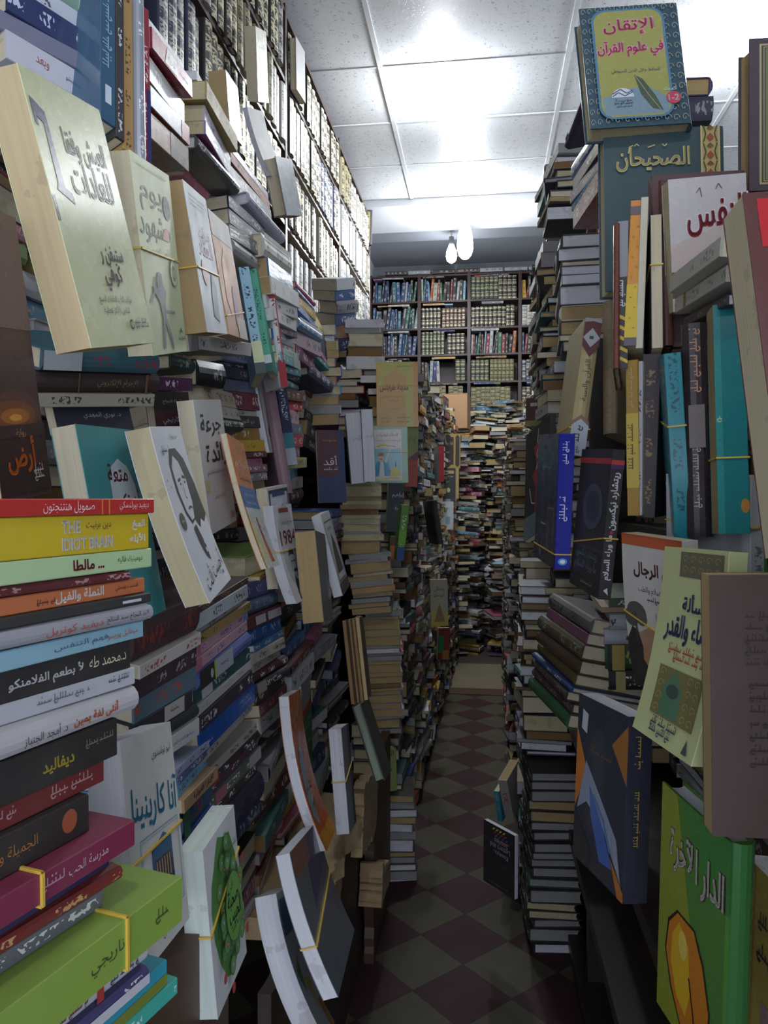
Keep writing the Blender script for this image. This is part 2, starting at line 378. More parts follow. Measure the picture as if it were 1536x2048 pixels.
# ------------------------------------------------------------------ lettering
_FORMS = {}
for _c in range(0xFE70, 0xFEFD):
    _d = unicodedata.decomposition(chr(_c)).split()
    if len(_d) >= 2 and _d[0] in ('<isolated>', '<initial>', '<medial>', '<final>'):
        _FORMS.setdefault(''.join(chr(int(h, 16)) for h in _d[1:]), {})[_d[0][1:-1]] = chr(_c)
def shape(s):
    """Arabic letters to their joined forms, in the order they are drawn from left to right"""
    if not any('\u0600' <= c <= '\u06ff' for c in s): return s
    s = ''.join(c for c in s if not '\u064b' <= c <= '\u0652')
    U = []; i = 0
    while i < len(s):
        if s[i] == '\u0644' and i + 1 < len(s) and s[i:i+2] in _FORMS: U.append(s[i:i+2]); i += 2
        else: U.append(s[i]); i += 1
    dual = lambda u: 'initial' in _FORMS.get(u, {})
    joins = lambda u: 'final' in _FORMS.get(u, {})
    out = []
    for k, u in enumerate(U):
        F = _FORMS.get(u)
        if not F: out.append(u); continue
        p = k > 0 and dual(U[k-1]); n = dual(u) and k + 1 < len(U) and joins(U[k+1])
        if not joins(u): p = False
        out.append(F['medial'] if p and n else F['final'] if p else F['initial'] if n else F.get('isolated', u))
    o = ''.join(reversed(out))
    # digits and Latin runs keep their own order
    return o
_TX = {}
def text_mesh(s):
    if s in _TX: return _TX[s]
    c = bpy.data.curves.new('t', 'FONT'); c.body = shape(s); c.resolution_u = 2
    o = bpy.data.objects.new('t', c); COL.objects.link(o)
    dg = bpy.context.evaluated_depsgraph_get()
    m = bpy.data.meshes.new_from_object(o.evaluated_get(dg))
    vs = [(v.co.x, v.co.y) for v in m.vertices]; fs = [tuple(p.vertices) for p in m.polygons]
    bpy.data.objects.remove(o); bpy.data.curves.remove(c); bpy.data.meshes.remove(m)
    if not vs: vs = [(0, 0)]
    x0 = min(v[0] for v in vs); x1 = max(v[0] for v in vs); y0 = min(v[1] for v in vs); y1 = max(v[1] for v in vs)
    _TX[s] = ([(v[0] - (x0 + x1) / 2, v[1] - (y0 + y1) / 2) for v in vs], fs, x1 - x0, y1 - y0)
    return _TX[s]

# ------------------------------------------------------------------ books
# local frame of a book: x towards the spine, y up the cover, z out of the front cover; centre at the origin
def arc(cx, cy, rx, ry, n=28, a0=0, a1=360):
    return [(cx + rx * cos(radians(a0 + (a1 - a0) * k / n)), cy + ry * sin(radians(a0 + (a1 - a0) * k / n))) for k in range(n + (a1 - a0 < 360))]

def cover_mesh(W, H, T, hard, cov, ink, fx, spine=None, art=(), sart=(), bend=None, seed=0, back=None):
    rn = random.Random(seed); bm = MB()
    c = 0.0028 if hard else 0.0009
    c = min(c, T * 0.2)
    h = H / 2; ns = 10 if bend else 1
    sc = spine or cov
    # outline of the C in (x, z), from the front fore-edge round the spine to the back
    if hard:
        bul = min(0.006, T * 0.22)
        out = [(-W/2, T/2), (W/2 - 0.008, T/2), (W/2 - 0.003, T/2 - 0.0012), (W/2 - bul * 0.25, T/2 * 0.82), (W/2 + bul * 0.5, T/2 * 0.42), (W/2 + bul * 0.7, 0),
               (W/2 + bul * 0.5, -T/2 * 0.42), (W/2 - bul * 0.25, -T/2 * 0.82), (W/2 - 0.003, -T/2 + 0.0012), (W/2 - 0.008, -T/2), (-W/2, -T/2)]
        sp0, sp1 = 2, 8
    else:
        out = [(-W/2, T/2), (W/2 - 0.001, T/2), (W/2, T/2 - 0.0008), (W/2, -T/2 + 0.0008), (W/2 - 0.001, -T/2), (-W/2, -T/2)]
        sp0, sp1 = 1, 4
    inn = [(-W/2, T/2 - c), (W/2 - 0.004, T/2 - c), (W/2 - 0.004, -T/2 + c), (-W/2, -T/2 + c)]
    off = rn.uniform(0, 60)
    ys = [-h + H * k / ns for k in range(ns + 1)]
    for k in range(ns):
        y0, y1 = ys[k], ys[k + 1]
        for i in range(len(out) - 1):
            (xa, za), (xb, zb) = out[i], out[i + 1]
            s = sp0 <= i < sp1
            uv = None
            if s:
                v0, v1 = za / T + 0.5, zb / T + 0.5
                uv = [(off + y0, v0), (off + y0, v1), (off + y1, v1), (off + y1, v0)]
            col = sc if s else (back if back and i >= sp1 else cov)
            bm.face([(xa, y0, za), (xb, y0, zb), (xb, y1, zb), (xa, y1, za)], col, ink, fx if s else 0.0, uv)
        for i in range(3):
            (xa, za), (xb, zb) = inn[i], inn[i + 1]
            bm.face([(xa, y1, za), (xb, y1, zb), (xb, y0, zb), (xa, y0, za)], cov)
        bm.face([(-W/2, y0, T/2), (-W/2, y1, T/2), (-W/2, y1, T/2 - c), (-W/2, y0, T/2 - c)], cov)
        bm.face([(-W/2, y0, -T/2 + c), (-W/2, y1, -T/2 + c), (-W/2, y1, -T/2), (-W/2, y0, -T/2)], cov)
    for y, rv in ((-h, False), (h, True)):
        quads = [[out[0], out[1], inn[1], inn[0]], [inn[3], inn[2], out[-2], out[-1]]]
        sp = out[1:-1]
        quads.append([inn[1]] + list(sp) + [inn[2]])
        for qd in quads:
            p = [(x, y, z) for x, z in qd]
            bm.face(p[::-1] if rv else p, cov)
    # printed artwork
    lay = [0]
    def clip(pts, y, up):
        out_ = []
        for i in range(len(pts)):
            a, b_ = pts[i - 1], pts[i]
            ia, ib = (a[1] >= y) == up or a[1] == y, (b_[1] >= y) == up or b_[1] == y
            if ia != ib:
                f = (y - a[1]) / (b_[1] - a[1]); out_.append((a[0] + (b_[0] - a[0]) * f, y))
            if ib: out_.append(b_)
        return out_
    def poly(pts, hx, P, e):
        if not bend: bm.face([P(x, y, e) for x, y in pts], lin(hx)); return
        for k in range(10):
            q = clip(clip(pts, k / 10, True), (k + 1) / 10, False)
            if len(q) > 2: bm.face([P(x, y, e) for x, y in q], lin(hx))
    def put(item, P, w, hh):
        lay[0] += 1; e = 0.00035 + 0.00008 * lay[0]
        t = item[0]
        if t == 'r':
            _, x0, y0, x1, y1, hx = item
            n = 8 if bend else 1
            for k in range(n):
                ya = y0 + (y1 - y0) * k / n; yb = y0 + (y1 - y0) * (k + 1) / n
                bm.face([P(x0, ya, e), P(x1, ya, e), P(x1, yb, e), P(x0, yb, e)], lin(hx))
        elif t == 'p': poly(item[1], item[2], P, e)
        elif t == 'e':
            _, cx, cy, rx, ry, hx = item
            poly(arc(cx, cy, rx, ry), hx, P, e)
        elif t == 'o':   # outline
            _, x0, y0, x1, y1, th, hx = item
            ty = th * w / hh
            for q4 in ((x0, y0, x1, y0 + ty), (x0, y1 - ty, x1, y1), (x0, y0 + ty, x0 + th, y1 - ty), (x1 - th, y0 + ty, x1, y1 - ty)):
                bm.face([P(q4[0], q4[1], e), P(q4[2], q4[1], e), P(q4[2], q4[3], e), P(q4[0], q4[3], e)], lin(hx))
        elif t == 'l':   # stroke along points
            _, pts, th, hx = item
            for (xa, ya), (xb, yb) in zip(pts, pts[1:]):
                dx, dy = (xb - xa) * w, (yb - ya) * hh; L = math.hypot(dx, dy) or 1
                nx, ny = -dy / L * th / 2, dx / L * th / 2
                bm.face([P(xa + nx / w, ya + ny / hh, e), P(xa - nx / w, ya - ny / hh, e), P(xb - nx / w, yb - ny / hh, e), P(xb + nx / w, yb + ny / hh, e)], lin(hx))
        elif t == 't':
            _, s, cx, cy, th, hx = item[:6]
            o = item[6] if len(item) > 6 else {}
            vs, fs, tw, tl = text_mesh(s)
            k = th / max(tl, 1e-6); kx = k * o.get('sx', 1.0)
            if o.get('w'): kx = o['w'] * w / tw
            a = radians(o.get('a', 0)); ca, sa = cos(a), sin(a)
            bold = o.get('b', 0)
            for dx, dy in ([(0, 0)] if not bold else [(0, 0), (bold, 0), (0, bold), (bold, bold)]):
                V = []
                for x, y in vs:
                    X, Y = x * kx + dx, y * k + dy
                    V.append(P(cx + (X * ca - Y * sa) / w, cy + (X * sa + Y * ca) / hh, e + 0.00003 * (dx + dy > 0)))
                bm.tris(V, fs, lin(hx))
        elif t == 'q':   # a line of small unreadable writing
            _, x0, y0, x1, th, hx = item[:6]
            r2 = random.Random(int(x0 * 999 + y0 * 7777 + x1 * 33)); x = x0; tw = th / w; ty = th / hh
            bar = lambda xa, ya, xb, yb: bm.face([P(xa, ya, e), P(xb, ya, e), P(xb, yb, e), P(xa, yb, e)], lin(hx))
            s_ = 0.15
            while x < x1 - tw * .4:
                L = min(r2.uniform(1.0, 3.0) * tw, x1 - x)
                bar(x, y0 - s_ * ty * .5, x + L, y0 + s_ * ty * .5)
                p = x + r2.uniform(0, .3) * tw
                while p < x + L:
                    hgt = r2.choice([.25, .3, .35, .35, .7, .75])
                    bar(p, y0, p + s_ * tw * .9, y0 + hgt * ty)
                    if hgt < .5 and r2.random() < .4:
                        dy = r2.choice([.55, .6, -.4]) * ty; bar(p, y0 + dy, p + s_ * tw * 1.2, y0 + dy + s_ * ty * 1.2)
                    p += r2.uniform(.3, .6) * tw
                if r2.random() < .6:
                    q0 = x; pts = [(q0, y0), (q0 + .05 * tw, y0 - .3 * ty), (q0 + .3 * tw, y0 - .42 * ty), (q0 + .55 * tw, y0 - .25 * ty)]
                    put(('l', pts, th * s_, hx), P, w, hh); lay[0] -= 1
                x += L + tw * 0.45
    for it in art: put(it, lambda x, y, e: (-W/2 + x * W, -h + y * H, T/2 + e), W, H)
    xs = W/2 + (min(0.006, T * 0.22) * 0.75 if hard else 0.0)
    lay[0] = 0
    # spine artwork: x runs along the spine from its foot, y across it
    for it in sart: put(it, lambda x, y, e: (xs + e, -h + x * H, -T/2 + y * T), H, T)
    return bm

def page_mesh(W, H, T, hard, col, seed=0, tail=None):
    bm = MB(); o = 0.004 if hard else 0.0004; c = 0.0028 if hard else 0.0009; c = min(c, T * 0.2)
    x0, x1, y, z = -W/2 + o, W/2 - 0.0042, H/2 - o, T/2 - c - 0.0001
    off = random.Random(seed).uniform(0, 40)
    g = 0.006 if hard and T > 0.02 else 0.0       # concave fore-edge
    n = 6 if g else 1
    zs = [-z + 2 * z * k / n for k in range(n + 1)]
    fx_ = lambda zz: x0 + g * (1 - (zz / z) ** 2)
    for k in range(n):
        a, b_ = zs[k], zs[k + 1]
        bm.face([(fx_(a), y, a), (fx_(a), -y, a), (fx_(b_), -y, b_), (fx_(b_), y, b_)], col, uv=[(off + y, a), (off - y, a), (off - y, b_), (off + y, b_)])
        for s in (1, -1):
            p = [(fx_(a), s * y, a), (x1, s * y, a), (x1, s * y, b_), (fx_(b_), s * y, b_)]
            u = [(off + x0, a), (off + x1, a), (off + x1, b_), (off + x0, b_)]
            bm.face(p if s < 0 else p[::-1], col, uv=u if s < 0 else u[::-1])
    for s in (1, -1):
        p = [(x0, -y, s * z), (x1, -y, s * z), (x1, y, s * z), (x0, y, s * z)]
        bm.face(p if s > 0 else p[::-1], col)
    return bm
def subdiv_pages(bm, n=10):
    out = MB()
    for f, c, k, x, u, m in zip(bm.f, bm.c, bm.k, bm.x, bm.uv, bm.m):
        P = [bm.v[i] for i in f]
        ysn = sorted(set(round(p[1], 6) for p in P))
        if len(ysn) < 2 or len(P) != 4: out.face(P, c, k, x, u, m); continue
        lo = [i for i in range(4) if abs(P[i][1] - ysn[0]) < 1e-5]
        # split along y
        i0 = next(i for i in range(4) if i in lo and (i + 1) % 4 not in lo)
        a, b_, cc, d = [(i0 + j) % 4 for j in range(4)]     # a low, b high, cc high, d low
        L = lambda p, q, t: tuple(p[j] + (q[j] - p[j]) * t for j in range(len(p)))
        for t in range(n):
            t0, t1 = t / n, (t + 1) / n
            out.face([L(P[a], P[b_], t0), L(P[a], P[b_], t1), L(P[d], P[cc], t1), L(P[d], P[cc], t0)], c, k, x,
                     [L(u[a], u[b_], t0), L(u[a], u[b_], t1), L(u[d], u[cc], t1), L(u[d], u[cc], t0)], m)
    return out

CN = {'black': '17171a', 'charcoal': '3a3b40', 'grey': '85888c', 'pale grey': 'b9bcc0', 'white': 'e4e5e4', 'cream': 'd9d0b4', 'tan': 'b3905f', 'brown': '6b4630',
      'dark brown': '3b2622', 'maroon': '6d1a2b', 'red': 'b3262c', 'salmon': 'd0715f', 'pink': 'd08da6', 'magenta': 'a3214f', 'mauve': '8d6a80', 'purple': '4a2a5e', 'lavender': 'a6a2c8',
      'navy': '1d2748', 'blue': '1f55a8', 'light blue': '86bcd9', 'slate blue': '566b86', 'teal': '1f8a8c', 'turquoise': '2fb0c0', 'dark green': '1b3b2c', 'green': '2f8f4c', 'olive green': '70863a',
      'mint green': 'a4d3b4', 'pale green': 'c5d69b', 'yellow': 'e3c22f', 'gold': 'b98a2f', 'orange': 'd9732b', 'dark teal': '12474f', 'olive brown': '4e4427'}
_CL = {k: lin(v) for k, v in CN.items()}
def cname(hx):
    a = [int(hx[i:i+2], 16) for i in (0, 2, 4)]
    return min(CN, key=lambda k: sum((a[j] - int(CN[k][2*j:2*j+2], 16)) ** 2 for j in range(3)))
def hexof(s): return CN.get(s, s)
PG = {'t': 'b39a6c', 'c': 'd8cdae', 'w': 'd9dade', 'g': '9a9a98', 'b': '8a6a42', 'y': 'c9bd96'}
SOLID = []; NBOOK = [0]; LABELS = set()

def book(name, Mw, W, H, T, cov, label, hard=False, ink=None, fx=0.9, page='c', m=None, spine=None, art=(), sart=(), bend=None, bands=(), group=None, pages=True, cat='book', back=None):
    """one book: the cover is the thing's own empty > cover, page_block, rubber_band"""
    NBOOK[0] += 1; seed = NBOOK[0]
    cov = lin(hexof(cov)); ink = lin(hexof(ink)) if ink else ((0.75, 0.74, 0.70, 1) if sum(cov[:3]) < 0.9 else (0.03, 0.03, 0.05, 1))
    spine = lin(hexof(spine)) if spine else None
    back = lin(hexof(back)) if back else None
    SOLID.append((Mw.inverted(), W / 2 - .003, H / 2 - .003, T / 2 - .002, Mw.translation.copy(), Mw.copy()))
    r = empty(name, Mw)
    while label in LABELS: label = label + ' again'
    LABELS.add(label)
    tag(r, label, cat, group)
    fn = None
    if bend:
        b0, pw = bend
        def fn(p):
            t = min(max(p[1] / H + 0.5, 0), 1) * 10; k = min(int(t), 9); f = t - k
            return (p[0], p[1], p[2] + b0 * ((1 - k / 10) ** pw * (1 - f) + (1 - (k + 1) / 10) ** pw * f))
    bm = cover_mesh(W, H, T, hard, cov, ink, fx, spine, art, sart, bend, seed, back)
    obj('cover', bm.mesh('cover', [m or M_MATTE], fn), r)
    if pages:
        pm = page_mesh(W, H, T, hard, lin(PG.get(page, page)), seed)
        if bend: pm = subdiv_pages(pm)
        obj('page_block', pm.mesh('pages', [M_PAGE], fn), r)
    for bd in bands:
        y = (bd[0] - 0.5) * H; sl = bd[1] * H if len(bd) > 1 else 0.0
        q = MB(); th = 0.0011; e = 0.0012 + (0.003 if hard else 0)
        ring = [(-W/2 - e, -sl/2, T/2 + e), (W/2 + e, sl/2, T/2 + e), (W/2 + e, sl/2, -T/2 - e), (-W/2 - e, -sl/2, -T/2 - e)]
        for i in range(4):
            A, B = Vector(ring[i]), Vector(ring[(i + 1) % 4]); d = (B - A).normalized()
            s1 = Vector((0, 1, 0)); s2 = d.cross(s1).normalized()
            A = A + Vector((0, y, 0)); B = B + Vector((0, y, 0))
            cs = [(1, 1), (-1, 1), (-1, -1), (1, -1)]
            for k in range(4):
                (a1, a2), (b1, b2) = cs[k], cs[(k + 1) % 4]
                q.face([A + s1*a1*th + s2*a2*th, A + s1*b1*th + s2*b2*th, B + s1*b1*th + s2*b2*th, B + s1*a1*th + s2*a2*th], (0.6, 0.45, 0.1, 1))
        obj('rubber_band', q.mesh('band', [M_RUBBER], fn), r)
    return r

P = {}
def fr(p):
    """pose of a visible face: centre, right, up and outward vectors, width and height"""
    x, y, z, az, le, ro, W, H = P[p] if isinstance(p, str) else p
    az, le, ro = radians(az), radians(le), radians(ro)
    n = Vector((sin(az), -cos(az), 0)); u = Vector((cos(az), sin(az), 0)); v = Vector((0, 0, 1))
    n, v = n * cos(le) + v * sin(le), v * cos(le) - n * sin(le)
    u, v = u * cos(ro) + v * sin(ro), v * cos(ro) - u * sin(ro)
    return Vector((x, y, z)), u, v, n, W, H
def basis(x, y, z, c):
    return Matrix(((x[0], y[0], z[0], c[0]), (x[1], y[1], z[1], c[1]), (x[2], y[2], z[2], c[2]), (0, 0, 0, 1)))
def face_book(p, T, cov, label, name='paperback_book', **kw):
    kw.setdefault('fx', 0)
    """a book showing its front cover"""
    c, u, v, n, W, H = fr(p)
    return book(name, basis(u, v, n, c - n * (T / 2)), W, H, T, cov, label, **kw)
def spine_book(p, depth, cov, label, name='paperback_book', **kw):
    """an upright book showing its spine; its front cover is on the left"""
    c, u, v, n, W, H = fr(p)
    return book(name, basis(n, v, -u, c - n * (depth / 2)), depth, H, W, cov, label, **kw)
ORD = ['topmost', 'second', 'third', 'fourth', 'fifth', 'sixth', 'seventh', 'eighth', 'ninth', 'tenth', 'eleventh', 'twelfth', 'thirteenth', 'fourteenth', 'fifteenth', 'sixteenth',
       'seventeenth', 'eighteenth', 'nineteenth', 'twentieth', 'twenty-first', 'twenty-second', 'twenty-third', 'twenty-fourth', 'twenty-fifth', 'twenty-sixth', 'twenty-seventh']
def ordinal(i, n, frm):
    if n == 1: return ''
    if i == 0: return {'top': 'topmost', 'left': 'leftmost'}[frm]
    if i == n - 1: return {'top': 'lowest', 'left': 'rightmost'}[frm]
    return ORD[i] + ' from ' + frm
def stack(p, where, slices, face='spine', depth=0.165, seed=1, jn=0.008, jy=3.0, group=None, hard=None, shrink=0.0, gap=0.985):
    """books lying one on another; slices from the top down: (relative thickness, colour, options)"""
    c, u, v, n, W, H = fr(p); rn = random.Random(seed)
    tot = sum(s[0] for s in slices); y = H / 2; N_ = len(slices)
    for i, s in enumerate(slices):
        o = dict(s[2]) if len(s) > 2 else {}
        T = H * s[0] / tot; yc = y - T / 2; y -= T
        a = radians(rn.uniform(-jy, jy) + o.pop('yaw', 0)); L = W * o.pop('len', rn.uniform(0.92, 1.03))
        dn = rn.uniform(-jn, jn) + o.pop('out', 0); du = rn.uniform(-0.006, 0.006) + o.pop('du', 0)
        D = depth * rn.uniform(0.94, 1.05)
        u2 = u * cos(a) + n * sin(a); n2 = n * cos(a) - u * sin(a)
        f = o.pop('face', face)
        hd = o.pop('hard', (rn.random() < 0.25) if hard is None else hard)
        nm = 'hardback_book' if hd else 'paperback_book'
        lab = o.pop('label', None)
        if not lab:
            od = ordinal(i, N_, 'top')
            lab = f"{cname(hexof(s[1]))} {'hardback' if hd else 'paperback'}{', ' + od if od else ''}, {where[4:]}"
        if f == 'spine': B = basis(n2, u2, v, c + v * yc + u * du + n * (dn - D / 2)); w_, h_ = D, L
        elif f == 'fore': B = basis(-n2, -u2, v, c + v * yc + u * du + n * (dn - D / 2)); w_, h_ = D, L
        elif f == 'head': B = basis(u2, -n2, v, c + v * yc + u * du + n * (dn - depth * 0.7)); w_, h_ = L, depth * 1.4
        else: B = basis(-u2, n2, v, c + v * yc + u * du + n * (dn - depth * 0.7)); w_, h_ = L, depth * 1.4
        book(o.pop('name', nm), B, w_, h_, T * gap, s[1], lab, hard=hd, group=group or 'books in ' + where, **o)
def row(p, where, slices, depth=0.165, seed=1, jn=0.006, group=None, hard=None):
    """books standing side by side with their spines out, listed from the left"""
    c, u, v, n, W, H = fr(p); rn = random.Random(seed)
    tot = sum(s[0] for s in slices); x = -W / 2; N_ = len(slices)
    for i, s in enumerate(slices):
        o = dict(s[2]) if len(s) > 2 else {}
        T = W * s[0] / tot; xc = x + T / 2; x += T
        h_ = H * o.pop('h', rn.uniform(0.93, 1.0)); dn = rn.uniform(-jn, jn) + o.pop('out', 0); dv = o.pop('dv', 0)
        hd = o.pop('hard', (rn.random() < 0.3) if hard is None else hard)
        lab = o.pop('label', None) or f"{cname(hexof(s[1]))} {'hardback' if hd else 'paperback'} {ordinal(i, N_, 'left')}, {where[4:]}"
        B = basis(n, v, -u, c + u * xc + v * (dv - (H - h_) / 2) + n * (dn - depth / 2))
        book('hardback_book' if hd else 'paperback_book', B, depth, h_, T * 0.97, s[1], lab, hard=hd, group=group or 'books in ' + where, **o)
